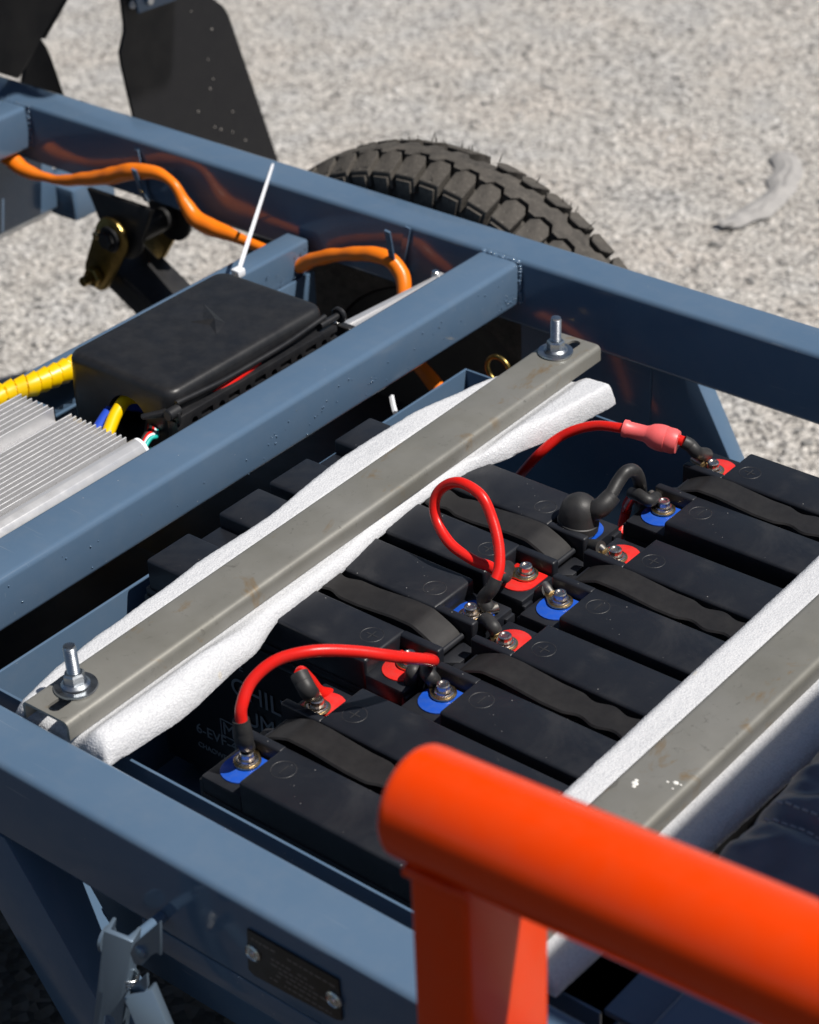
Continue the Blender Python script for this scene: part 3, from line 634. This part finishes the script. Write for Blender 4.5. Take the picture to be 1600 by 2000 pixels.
# ------------------------------------------------------------------ hold-down bars
def make_bar(name, c0, c1, w, ztop, label, slots, bolts, h=.0125):
    c0, c1 = Vector((*c0, 0)), Vector((*c1, 0)); d = (c1 - c0); L = d.length; d.normalize(); n = Vector((d.y, -d.x, 0))   # n points towards +x
    root = thing(name, (c0.x, c0.y, ztop), label, 'steel bar', 'steel hold-down bars')
    prof = []; r = .0042; t = .0019; hw = w / 2
    out = [(-hw, -h)] + [(-hw + r - r * math.cos(a), -r + r * math.sin(a)) for a in [math.pi / 2 * i / 5 for i in range(6)]] + [(hw - r + r * math.sin(a), -r + r * math.cos(a)) for a in [math.pi / 2 * i / 5 for i in range(6)]] + [(hw, -h)]
    r2 = r - t
    inn = [(hw - t, -h)] + [(hw - t - r2 + r2 * math.cos(a), -t - r2 + r2 * math.sin(a)) for a in [math.pi / 2 * i / 5 for i in range(6)]] + [(-hw + t + r2 - r2 * math.sin(a), -t - r2 + r2 * math.cos(a)) for a in [math.pi / 2 * i / 5 for i in range(6)]] + [(-hw + t, -h)]
    bm = NB(); P = [c0 + n * a + Vector((0, 0, ztop + b)) for a, b in out + inn]; prism(bm, P, d * L)
    o = finish(bm, 'channel', MT['steel'], root)
    cut = []
    for s in slots:      # (distance along bar, half length)
        bm = NB(); Q = []
        for i in range(20):
            a = 2 * math.pi * i / 20; Q.append(c0 + d * (s[0] + math.copysign(s[1], math.cos(a)) + .0045 * math.cos(a)) + n * (s[2] + .0045 * math.sin(a)) + Vector((0, 0, ztop - .006)))
        prism(bm, Q, (0, 0, .012)); cut.append(finish(bm, 'cutter', None))
    if cut: boolean(o, cut)
    for s in bolts:
        p = c0 + d * s[0] + n * s[1] + Vector((0, 0, ztop)); tilt = Vector((s[2], s[3], 1)).normalized()
        bm = NB(); z = -.05; pr = [(.0036, -.05)]; z = .004
        while z < .0285: pr += [(.0041, z), (.0036, z + .0006)]; z += .00125
        pr += [(.0036, .0295), (.0012, .0296)]; rev(bm, p, tilt, pr, 20); b = finish(bm, 'bolt', MT['zinc'], root, 25)
        bm = NB(); rev(bm, p, Vector((0, 0, 1)), [(.0045, .0002), (.0130, .0002), (.0134, .001), (.0130, .0021), (.0045, .0022)], 36); finish(bm, 'washer', MT['zinc'], b)
        bm = NB(); rev(bm, p, tilt, [(.004, .0023), (.0088, .0023), (.0089, .0032), (.0072, .0044), (.004, .0045)], 32)
        rev(bm, p, tilt, [(.0066, .0036), (.0068, .0095), (.0058, .0108), (.0042, .0108)], 6); finish(bm, 'flange_nut', MT['zinc'], b, 28)
    return root
bar1 = make_bar('hold_down_bar', (.1345, -.6465), (.1243, -.0935), .0385, .008, 'long grey steel bar bolted across the batteries between two foam edges', [(.011, .0035, .0015), (.5415, .0035, .001)], [(.0275, -.0018, -.06, .02), (.525, -.0022, .01, .0)])
bar2 = make_bar('hold_down_bar', (.4535, -.64), (.4535, -.10), .0375, .0105, 'rust stained grey steel bar next to the black seat', [], [])
bm = NB()
for u, v, s in ((1240, 1530, .0022), (1243, 1524, .0013), (1238, 1536, .0013), (1320, 1529, .0018), (1304, 1527, .0009), (1330, 1533, .0008), (1314, 1540, .0007)):
    p = pz(u, v, .0107); bmesh.ops.create_icosphere(bm, subdivisions=2, radius=1, matrix=Matrix.Translation(p) @ Matrix.Diagonal((s, s * .8, s * .3, 1)))
o = finish(bm, 'droppings', MT['dirt'], bar2); o['kind'] = 'stuff'

# ------------------------------------------------------------------ foam strips
def interp(T, y):
    T = sorted(T)
    if y <= T[0][0]: return T[0][1]
    for (a, va), (b, vb) in zip(T, T[1:]):
        if y <= b:
            t = (y - a) / (b - a); t = t * t * (3 - 2 * t) * .5 + t * .5; return va + (vb - va) * t
    return T[-1][1]
def make_foam(name, label, y0, y1, LT, RT, barl, barr, zbar, HL, HR, zbase, seed):
    NYs, NT = 220, 64; bm = NB(); top = []; bot = []
    for i in range(NYs + 1):
        y = y0 + (y1 - y0) * i / NYs; xl, xr = interp(LT, y), interp(RT, y); hl, hr = interp(HL, y), interp(HR, y); zb = interp(zbase, y)
        endf = min(1, (i + .3) / 4, (NYs - i + .4) / 2); endf = math.sqrt(1 - (1 - endf) ** 2)
        a, b = [], []
        for k in range(NT + 1):
            t = .5 - .5 * math.cos(math.pi * k / NT); x = xl + (xr - xl) * t
            bl, br = barl(y), barr(y)
            dl, dr = x - xl, xr - x
            rl = min(1, dl / .009); rr = min(1, dr / (.014 if y < -.26 else max(.006, .014 - (y + .26) * .09)))
            hh = hl if x < (bl + br) / 2 else hr
            z = zb + hh * (math.sqrt(max(0, 1 - (1 - rl) ** 2)) * math.sqrt(max(0, 1 - (1 - rr) ** 2)))
            if x < bl: pin = max(0, 1 - (bl - x) / .008)
            elif x > br: pin = max(0, 1 - (x - br) / .014)
            else: pin = 1
            pin = pin * pin * (3 - 2 * pin); zl = zbar - .0005
            if z > zl: z = z * (1 - pin) + zl * pin
            nn = noise.noise(Vector((x * 35, y * 18, seed))) * .0014 + noise.noise(Vector((x * 260, y * 260, seed))) * .0002 + noise.noise(Vector((x * 700, y * 700, seed + 3))) * .0003
            if pin < .5: z += nn
            jx = noise.noise(Vector((y * 400, seed, k * .4))) * .0004
            zz = zb + (z - zb) * endf
            a.append(bm.verts.new((x + jx, y + (noise.noise(Vector((x * 120, seed, i * .01))) * .003 if i in (0, NYs) else 0), zz)))
            zbo = zb - .002 * math.sin(math.pi * t)
            b.append(bm.verts.new((x + jx, y, min(zz, zbo))) if 0 < k < NT else a[-1])
        top.append(a); bot.append(b)
    for A_, B_ in zip(top, top[1:]):
        for k in range(NT): bm.faces.new((A_[k], A_[k + 1], B_[k + 1], B_[k]))
    for A_, B_ in zip(bot, bot[1:]):
        for k in range(NT):
            vs = []
            for v in (A_[k], B_[k], B_[k + 1], A_[k + 1]):
                if v not in vs: vs.append(v)
            if len(vs) > 2:
                try: bm.faces.new(vs)
                except ValueError: pass
    for i in (0, NYs):
        for k in range(NT):
            vs = []
            for v in (top[i][k], bot[i][k], bot[i][k + 1], top[i][k + 1]):
                if v not in vs: vs.append(v)
            if len(vs) > 2:
                try: bm.faces.new(vs)
                except ValueError: pass
    o = finish(bm, name, MT['foam'], None, 80); tag(o, label, 'foam strip', 'white foam padding strips'); return o
LT1 = [(-.6449, .1006), (-.5994, .0917), (-.5609, .0877), (-.5093, .0859), (-.4681, .0821), (-.4003, .0837), (-.3148, .0738), (-.2407, .076), (-.1816, .0854), (-.135, .096)]
RT1 = [(-.6412, .1805), (-.5878, .1833), (-.5141, .1749), (-.4758, .163), (-.4097, .1605), (-.3624, .1534), (-.3202, .1502), (-.2688, .1526), (-.2313, .1637), (-.184, .174), (-.1331, .1811)]
bx = lambda y: .1345 + (y + .6465) / .553 * -.0102
make_foam('foam_strip', 'white foam strip folded beneath the bolted steel bar', -.643, -.128, LT1, RT1, lambda y: bx(y) - .0192, lambda y: bx(y) + .0192, -.0048,
          [(-.64, .012), (-.5, .012), (-.3, .013), (-.13, .011)], [(-.64, .016), (-.55, .017), (-.48, .011), (-.4, .011), (-.36, .010), (-.27, .012), (-.2, .016), (-.13, .0165)], [(-.64, -.0135), (-.13, -.0135)], 1.3)
make_foam('foam_strip', 'white foam strip beside the black seat, under the rusty bar', -.635, -.105, [(-.64, .407), (-.5, .4065), (-.38, .405), (-.23, .4025), (-.1, .403)], [(-.64, .492), (-.5, .497), (-.4, .501), (-.1, .502)],
          lambda y: .4535 - .0187, lambda y: .4535 + .0187, -.002, [(-.64, .0125), (-.1, .0125)], [(-.64, .0095), (-.1, .0095)], [(-.64, -.0135), (-.1, -.0135)], 7.7)

# ------------------------------------------------------------------ controllers
def fin_block(bm, x0, x1, y0, y1, z0, z1, n, th=.0016):
    for i in range(n):
        x = x0 + (x1 - x0) * i / (n - 1); box(bm, (x - th / 2, y0, z0), (x + th / 2, y1, z1), .0003, 1)
ct = thing('motor_controller', (-.12, -.5, -.06), 'silver finned aluminium motor controller behind the crossbeam', 'controller')
YE = -.3755
bm = NB(); box(bm, (-.188, -.72, -.056), (-.064, YE, -.022), .002); finish(bm, 'housing', MT['alu'], ct)
bm = NB(); box(bm, (-.138, -.72, -.0245), (-.070, YE, -.0225), .0005); finish(bm, 'fin_base', MT['alu'], ct)
for k in range(12):
    x = -.1325 + k * .0052; bm = NB(); box(bm, (x - .0006, -.72, -.0228), (x + .0006, YE - .0004 * (k % 2), -.010), .0002, 1); finish(bm, 'cooling_fin', MT['alu'], ct)
for k in range(7):
    x = -.186 + k * .0058; bm = NB(); box(bm, (x - .0006, -.72, -.0225), (x + .0006, YE - .001, -.0105), .0002, 1); finish(bm, 'cooling_fin', MT['alu'], ct)
bm = NB()
for k in range(12): box(bm, (-.1500 + k * .0011 - .0003, -.72, -.0224), (-.1500 + k * .0011 + .0003, YE - .003, -.0208))
finish(bm, 'fine_ribs', MT['alu'], ct, 0)
bm = NB(); c = [(-.0715, -.012), (-.069, -.0105), (-.0655, -.0105), (-.0605, -.0125), (-.0575, -.0165), (-.0565, -.022), (-.0565, -.031), (-.0535, -.032), (-.0535, -.035), (-.0715, -.035)]
prism(bm, [Vector((x, YE + .002, z)) for x, z in c], (0, -.35, 0), .0005); finish(bm, 'rounded_edge', MT['alu'], ct, 50)
bm = NB(); prism(bm, [Vector((x - .001, YE + .002, z - .001)) for x, z in c], (0, .004, 0), .001); box(bm, (-.128, YE - .001, -.05), (-.062, YE + .004, -.021), .003); finish(bm, 'end_cover', MT['whitew'], ct)
# wires from the controller
def wire(name, label, pts, r, m, cat='wire', group='wires by the controller'):
    bm = NB(); tube(bm, pts, r, 14, 10); o = finish(bm, name, MT[m], None, 60); return tag(o, label, cat, group)
wire('power_wire', 'thick yellow wire running from the controller into the black box', [V(-.11, -.40, -.032), V(-.108, -.372, -.030), pz(228, 806, -.02), pz(258, 776, -.016), V(-.11, -.30, -.03)], .005, 'yellow')
wire('power_wire', 'thick blue wire beside the yellow one at the controller', [V(-.122, -.40, -.034), V(-.121, -.372, -.031), pz(212, 806, -.026), pz(232, 790, -.03), V(-.13, -.30, -.04)], .0045, 'bluew')
for k, (m, lab) in enumerate((('teal', 'thin teal wire bending out of the controller end'), ('whitew', 'thin white wire bending out of the controller end'), ('red', 'thin red wire bending out of the controller end'), ('rubber', 'thin black wire bending out of the controller end'))):
    o_ = k * 3.2
    wire('signal_wire', lab, [V(-.068 - k * .0015, -.40, -.03), V(-.068 - k * .0015, -.373, -.026), pz(293 - o_, 858 - o_ * .8, -.020), pz(306 - o_ * 1.2, 852 - o_ * 1.6, -.022), pz(304 - o_ * 1.6, 838 - o_ * 1.8, -.032), V(-.085 - k * .002, -.352, -.06)], .0016, m)
s2 = thing('control_unit', (-.07, -.09, -.06), 'slim silver unit lying just behind the crossbeam', 'control unit')
a, b = px(682, 636, -.062), px(850, 539, -.062)
bm = NB(); P = [V(-.071, a.y, a.z), V(-.063, b.y, b.z + .0), V(-.043, b.y - .004, b.z), V(-.043, a.y - .012, a.z)]
prism(bm, P, (0, 0, -.03), .001); finish(bm, 'housing', MT['alu'], s2)
bm = NB()
for t in (.25, .5): prism(bm, [P[0].lerp(P[3], t) + V(0, 0, .0002), P[1].lerp(P[2], t) + V(0, 0, .0002), P[1].lerp(P[2], t + .06) + V(0, 0, .0002), P[0].lerp(P[3], t + .06) + V(0, 0, .0002)], (0, 0, .0012))
finish(bm, 'top_ribs', MT['alu'], s2, 0)
for e, s in ((P[0], -1), (P[1], 1)):
    bm = NB(); box(bm, (e.x - .003, e.y - .004 + s * .003, e.z - .028), (e.x + .02, e.y + .004 + s * .003, e.z + .0015), .0015)
    en = finish(bm, 'end_cap', MT['blackpaint'] if s < 0 else MT['alu'], s2); bm = NB(); c = e + V(.0, -.001 + s * .003, .0015); cyl(bm, c, (0, 0, 1), .0034, .002, 18, bev=.0006); finish(bm, 'cap_screw', MT['chrome'], en)
bm = NB(); box(bm, (-.14, -.172, -.062), (-.06, -.135, -.058), .001); o = finish(bm, 'mounting_plate', MT['paint'], frame)

# ------------------------------------------------------------------ black box
BX = thing('junction_box', (-.12, -.25, -.06), 'black plastic junction box with a domed lid behind the crossbeam', 'junction box')
ZT = .010
def rrect(x0, x1, y0, y1, r, n=6):
    P = []
    for cx, cy, a0 in ((x1 - r, y1 - r, 0), (x0 + r, y1 - r, 90), (x0 + r, y0 + r, 180), (x1 - r, y0 + r, 270)):
        for i in range(n + 1): a = math.radians(a0 + 90 * i / n); P.append((cx + r * math.cos(a), cy + r * math.sin(a)))
    return P
def shell(bm, x0, x1, y0, y1, layers, r):
    """stack of rounded rectangles: layers = (inset, z)"""
    R_ = []
    for ins, z in layers: R_.append([bm.verts.new((x, y, z)) for x, y in rrect(x0 + ins, x1 - ins, y0 + ins, y1 - ins, max(.0015, r - ins * .6))])
    for A_, B_ in zip(R_, R_[1:]):
        n = len(A_)
        for i in range(n): bm.faces.new((A_[i], A_[(i + 1) % n], B_[(i + 1) % n], B_[i]))
    bm.faces.new(R_[0][::-1]); bm.faces.new(R_[-1])
x0, x1, y0, y1 = -.1775, -.066, -.3375, -.164
bm = NB(); shell(bm, x0, x1, y0, y1, [(-.001, -.046), (-.001, -.02), (.0, -.002), (.0, .0042), (.0007, .0066), (.0019, .0084), (.0038, .0096), (.0065, .0100), (.012, .0101), (.03, .0103), (.05, .0104)], .012)
lid = finish(bm, 'lid', MT['blackp'], BX, 50)
bm = NB(); cyl(bm, (-.112, y0 - .02, -.028), (0, 1, 0), .0215, .05, 28); c1 = finish(bm, 'cutter', None)
bm = NB(); box(bm, (x0 + .004, y0 + .006, -.06), (x1 - .004, y1 - .006, -.006)); c2 = finish(bm, 'cutter', None)
boolean(lid, [c2, c1])
bm = NB(); ap = bm.verts.new((-.117, -.2355, .0132)); rg = [bm.verts.new((x, y, .0101)) for x, y in ((-.148, -.217), (-.1275, -.2395), (-.134, -.248), (-.1165, -.2425), (-.100, -.252), (-.108, -.232))]
for k in range(6): bm.faces.new((ap, rg[k], rg[(k + 1) % 6]))
finish(bm, 'emblem', MT['blackp'], lid, 0)
# front lip, slot and perforated base
bm = NB(); tube(bm, [V(x1 + .0015, y0 + .004, .0015), V(x1 + .003, y0 + .05, -.0010), V(x1 + .003, (y0 + y1) / 2, -.0015), V(x1 + .003, y1 - .05, -.001), V(x1 + .0015, y1 - .004, .0015)], .0022, 10, 8); finish(bm, 'lid_lip', MT['blackp'], lid, 50)
bm = NB(); box(bm, (x1 - .004, y0 - .002, -.060), (x1 + .007, y1 + .004, -.0075), .0012)
base = finish(bm, 'base', MT['blackp'], BX); cut = []
for k in range(6):
    y = y0 + .016 + k * .029
    bm = NB(); cyl(bm, (x1 + .002, y, -.0165), (1, 0, 0), .0032, .02, 16); cut.append(finish(bm, 'cutter', None))
    bm = NB(); box(bm, (x1 + .0035, y + .0075, -.0175), (x1 + .02, y + .0195, -.0125)); cut.append(finish(bm, 'cutter', None))
boolean(base, cut)
bm = NB(); box(bm, (x0 + .003, y0, -.060), (x1 - .004, y1, -.0465), .001); finish(bm, 'base_tray', MT['blackp'], BX)
bm = NB(); cyl(bm, (x1 + .003, y1 - .012, -.0030), (0, 1, 0), .0028, .022, 14); cyl(bm, (x1 + .003, y1 + .009, -.0030), (0, 1, 0), .0068, .004, 24, bev=.001); finish(bm, 'hinge_pin', MT['blackp'], BX)
bm = NB(); cyl(bm, (x1 + .0035, y0 - .008, -.0030), (0, 1, 0), .0046, .012, 20, bev=.0008); box(bm, (x1 - .001, y0 - .002, -.0115), (x1 + .009, y0 + .001, -.002), .0008); finish(bm, 'hinge_knuckle', MT['blackp'], BX)
bm = NB(); prism(bm, [V(x1 + .001, y0 - .006, -.001), V(x1 + .001, y0 - .006, -.006), V(x1 - .012, y0 - .018, -.007), V(x1 - .013, y0 - .019, -.0045)], (-.004, .004, .0), .0008); finish(bm, 'release_lever', MT['blackp'], BX)
bm = NB(); tube(bm, [V(x1 - .004, -.315, -.012), V(x1 + .0, -.28, -.0085), V(x1 + .0005, -.262, -.0065), V(x1 - .002, -.245, -.0075), V(x1 - .006, -.225, -.012)], .0032, 12, 8); tag(finish(bm, 'inner_cable', MT['red'], None, 60), 'bit of red cable peeping through the slot of the black box', 'cable')

# ------------------------------------------------------------------ loom, tie, coil
LP = [(-25, 288), (12, 303), (45, 330), (85, 345), (125, 352), (200, 346), (262, 335), (305, 338), (338, 358), (362, 398), (388, 430), (430, 450), (470, 467), (520, 488), (556, 503), (585, 518), (615, 506), (660, 498), (710, 495), (755, 503), (780, 527), (790, 565), (792, 640), (790, 760), (786, 800)]
pts = []
for u, v in LP:
    y = -.020
    if v > 530 and u > 780: y = -.022 - (v - 527) * .00012
    pts.append(py(u, v, y))
pts[-2] = V(-.02, -.075, -.11); pts[-1] = V(.015, -.10, -.2); pts[-3] = V(-.085, -.05, -.08)
bm = NB(); tube(bm, pts, lambda t: .0064 + .0018 * math.sin(t * 33) * (1 if t < .6 else .2), 18, 12, wob=.16); tag(finish(bm, 'wiring_loom', MT['orange'], None, 60), 'orange sleeved wiring loom hooked along the inside of the far rail', 'wiring loom')
zt = thing('cable_tie', pz(528, 308, .0), 'white cable tie stretched from the far rail to the black box', 'cable tie')
a, b = V(-.2905, .021, .0014), pz(467, 529, .002); bm = NB()
d = (b - a).normalized(); w = d.cross(V(0, 0, 1)).normalized()
Pq = [(a + (a - b) * .035, .0008), (a, .0012), (a.lerp(b, .5), .0016), (b, .0018)]
rows = []
for p, h in Pq: rows.append([bm.verts.new(p + w * h), bm.verts.new(p + w * h + V(0, 0, .0011)), bm.verts.new(p - w * h + V(0, 0, .0011)), bm.verts.new(p - w * h)])
for A_, B_ in zip(rows, rows[1:]):
    for k in range(4): bm.faces.new((A_[k], A_[(k + 1) % 4], B_[(k + 1) % 4], B_[k]))
bm.faces.new(rows[0]); bm.faces.new(rows[-1][::-1]); finish(bm, 'strap', MT['whitew'], zt)
bm = NB(); box(bm, (b.x - .004, b.y - .006, -.002), (b.x + .005, b.y + .003, .005), .0015); finish(bm, 'tie_head', MT['whitew'], zt)
bm = NB(); tube(bm, [pz(765, 775, -.06), pz(768, 790, -.06), pz(772, 806, -.062)], .0022, 6, 4); tag(finish(bm, 'tie_tail', MT['whitew'], None), 'cut white tie end showing under the crossbeam', 'cable tie')
# yellow spiral wrap
bm = NB(); path = cr([pz(-160, 850, -.03), pz(0, 774, -.03), pz(70, 748, -.03), pz(140, 718, -.032), pz(240, 668, -.04), V(-.25, -.16, -.07)], 44); Np = len(path)
u0 = None; ringA = []
s = 0; T = [(path[min(i + 1, Np - 1)] - path[max(i - 1, 0)]).normalized() for i in range(Np)]; u_ = T[0].orthogonal().normalized(); rings = []
for i in range(Np):
    if i: s += (path[i] - path[i - 1]).length
    u_ = (u_ - T[i] * u_.dot(T[i])).normalized(); w = T[i].cross(u_); ring = []
    for k in range(20):
        a = 2 * math.pi * k / 20; ph = (s / .0098 + k / 20) % 1.0; rr = .0078 + .0020 * ph - (.002 if ph < .07 else 0)
        ring.append(bm.verts.new(path[i] + (u_ * math.cos(a) + w * math.sin(a)) * rr))
    rings.append(ring)
for A_, B_ in zip(rings, rings[1:]):
    for k in range(20): bm.faces.new((A_[k], A_[(k + 1) % 20], B_[(k + 1) % 20], B_[k]))
tag(finish(bm, 'spiral_hose', MT['yellow'], None, 40), 'yellow spiral wrapped hose at the left behind the finned controller', 'hose')
beam('support_bar', (-.212, -.72, -.075), (-.190, -.342, -.040), bev=.003)

# ------------------------------------------------------------------ folding stay on the near rail
fs = thing('folding_stay', (.26, -.72, -.2), 'pale blue riveted folding stay hanging outside the near rail', 'folding stay')
def chan(bm, a, b, w, dp, side, t=.0022):
    """U channel from a to b, open towards -side"""
    d = (b - a).normalized(); s = Vector(side); s = (s - d * s.dot(d)).normalized(); n = d.cross(s); L = (b - a).length
    P = [(-w, 0), (-w, dp), (w, dp), (w, 0), (w - t, 0), (w - t, dp - t), (-w + t, dp - t), (-w + t, 0)]
    prism(bm, [a + n * x + s * y for x, y in P], d * L, .0007); return d, s, n
bm = NB(); a, b = V(.2665, -.715, -.030), V(.2435, -.7265, -.155)
d, s, n = chan(bm, a, b, .0085, .012, V(.35, -.9, .1)); main = finish(bm, 'channel_arm', MT['latch'], fs)
bm = NB(); P = []
for i in range(20):
    aa = 2 * math.pi * i / 20; P.append(a + d * (.089 + math.copysign(.022, math.cos(aa)) + .005 * math.cos(aa)) + n * (-.001 + .0036 * math.sin(aa)) + s * .0)
prism(bm, P, s * .03); boolean(main, [finish(bm, 'cutter', None)])
bm = NB(); e = a + n * .0 ; P = [py(u, v, -.728) for u, v in ((253, 1862), (262, 1843), (312, 1800), (313, 1868), (305, 1858), (292, 1868), (276, 1886), (262, 1884))]
prism(bm, P, (.0, .002, 0), .0006); pvt = finish(bm, 'pivot_plate', MT['latch'], fs)
bm = NB(); c = py(275, 1860, -.7282); rev(bm, c, V(.1, -1, .1), [(.0042, 0), (.0036, .0018), (.0018, .0027), (.0003, .0029)], 20); finish(bm, 'rivet', MT['latch'], pvt)
bm = NB(); P = [py(u, v, -.727) for u, v in ((237, 1945), (240, 1960), (250, 1972), (270, 1960), (288, 1928), (286, 1902), (255, 1930))]
prism(bm, P, (0, .002, 0), .0006); lo = finish(bm, 'lower_link', MT['latch'], fs)
bm = NB(); c = py(254, 1955, -.7272); rev(bm, c, V(.1, -1, .1), [(.0036, 0), (.0031, .0016), (.0015, .0024), (.0003, .0026)], 20); finish(bm, 'rivet', MT['latch'], lo)
bm = NB(); chan(bm, py(278, 1925, -.722), py(335, 2060, -.725), .0085, .010, V(.5, -.8, .35)); finish(bm, 'second_arm', MT['latch'], fs)
bm = NB(); P = []
c0, c1 = py(257, 1903, -.722), py(247, 1945, -.722)
for i in range(70): t = i / 69; aa = t * 2 * math.pi * 7; P.append(c0.lerp(c1, t) + V(.0042 * math.cos(aa), .0042 * math.sin(aa), 0))
tube(bm, P, .0009, 8, 1, smooth=False); finish(bm, 'spring', MT['chrome'], fs, 60)
bm = NB(); c = py(212, 1835, -.708); rev(bm, c, V(-1, -.2, 0), [(.008, 0), (.008, .002), (.004, .004)], 20); finish(bm, 'pivot_washer', MT['latch'], fs)
bm = NB(); cyl(bm, V(.2655, YN - .0402, -.046), (0, -1, 0), .0035, .028, 16); finish(bm, 'stay_pin', MT['paint'], frame)
# round cross tube low down at the left
bm = NB(); tube(bm, [V(.0, -.73, -.30), V(.12, -.70, -.30), V(.24, -.67, -.30)], .03, 20, 4); finish(bm, 'lower_tube', MT['blackpaint'], frame)

# ------------------------------------------------------------------ orange armrest
ar = thing('armrest', (.52, -.75, -.2), 'glossy orange tubular armrest rising beside the near rail', 'armrest')
R_ = .0252
a = py(808, 1562, -.750); b = py(1600, 1905, -.752); d = (b - a).normalized()
bm = NB(); prf = [(-.001, .4), (0, R_ - .003), (.0016, R_ - .0008), (.004, R_)]
rev(bm, a, d, [(R_ - .0035, 0), (R_ - .0012, .0008), (R_ - .0002, .0025), (R_, .005), (R_, .62)], 48); finish(bm, 'handrail', MT['orangep'], ar, 50)
c = py(912, 1800, -.772); xr = c.x
bm = NB()
box(bm, (xr - .030, -.772, -.35), (xr, -.7155, a.z + .004), .003, 3); finish(bm, 'post', MT['orangep'], ar)

bm = NB(); zz = a.z - .0125; tube(bm, [V(xr - .031, -.7715, zz - .003), V(xr - .02, -.7728, zz - .001), V(xr - .008, -.7728, zz), V(xr + .001, -.7715, zz + .001)], .0028, 10, 6, wob=.3); finish(bm, 'weld_bead', MT['orangep'], ar, 60)
# ------------------------------------------------------------------ seat
se = thing('seat', (.7, -.35, -.05), 'black vinyl seat with stitched wrinkled cushion at the lower right', 'seat')
bm = NB(); NXs, NYs = 110, 150; X0, X1, Y0s, Y1s = .518, 1.0, -.545, -.08; ZS = .036
rows = []
def seat_z(x, y):
    dx = x - X0; dy = y - Y0s; e = min(1, dx / .022) ; e2 = min(1, dy / .025, (Y1s - y) / .025)
    z = ZS - .026 * (1 - math.sqrt(max(0, 1 - (1 - e) ** 2))) - .024 * (1 - math.sqrt(max(0, 1 - (1 - max(0, e2)) ** 2)))
    # stitched seam along x and tufting buttons
    for sy in (-.497, -.3, -.16):
        z -= .006 * math.exp(-((y - sy) / .004) ** 2)
    bxp, byp = .592, -.45
    for k in range(4):
        by = byp + k * .11; rr = math.hypot(x - bxp, y - by); an = math.atan2(y - by, x - bxp)
        z -= .012 * math.exp(-(rr / .018) ** 2)
        z += .0035 * math.sin(an * 7 + k) * math.exp(-((rr - .035) / .03) ** 2)
    z += .0062 * noise.noise(V(x * 30 + y * 22, y * 52 - x * 10, 2)) + .0028 * noise.noise(V(x * 70, y * 105, 5))
    return z
for i in range(NXs + 1):
    x = X0 + (X1 - X0) * (i / NXs) ** 1.5; rows.append([bm.verts.new((x, Y0s + (Y1s - Y0s) * j / NYs, seat_z(x, Y0s + (Y1s - Y0s) * j / NYs))) for j in range(NYs + 1)])
for A_, B_ in zip(rows, rows[1:]):
    for j in range(NYs): bm.faces.new((A_[j], A_[j + 1], B_[j + 1], B_[j]))
ring = [r[0] for r in rows] + rows[-1][1:] + [r[-1] for r in rows[-2::-1]] + rows[0][-2:0:-1]
low = [bm.verts.new((v.co.x + (.004 if v.co.x < X0 + .001 else 0), v.co.y, -.02)) for v in ring]
for i in range(len(ring)): bm.faces.new((ring[i], ring[(i + 1) % len(ring)], low[(i + 1) % len(ring)], low[i]))
finish(bm, 'cushion', MT['vinyl'], se, 80)
for sy in (-.503, -.491):
    k = 0
    x = X0 + .012; bm = NB()
    while x < .9:
        box(bm, (x, sy - .0006, seat_z(x + .002, sy) - .0002), (x + .0035, sy + .0006, seat_z(x + .002, sy) + .0008)); x += .005
    finish(bm, 'stitching', MT['thread'], se, 0)['kind'] = 'stuff'
bm = NB(); rev(bm, V(.592, -.45, seat_z(.592, -.45) - .001), V(0, 0, 1), [(.006, 0), (.0058, .002), (.003, .0035), (.0004, .004)], 20); finish(bm, 'button', MT['vinyl'], se)
bm = NB(); box(bm, (.905, -.52, .0), (.99, -.08, .752), .02, 4); finish(bm, 'backrest', MT['vinyl'], se)
bm = NB(); box(bm, (.522, -.54, -.0215), (.99, -.09, -.0195), .0005); finish(bm, 'seat_board', MT['blackpaint'], se)

S.render.engine = 'CYCLES'
S.cycles.diffuse_bounces = 2
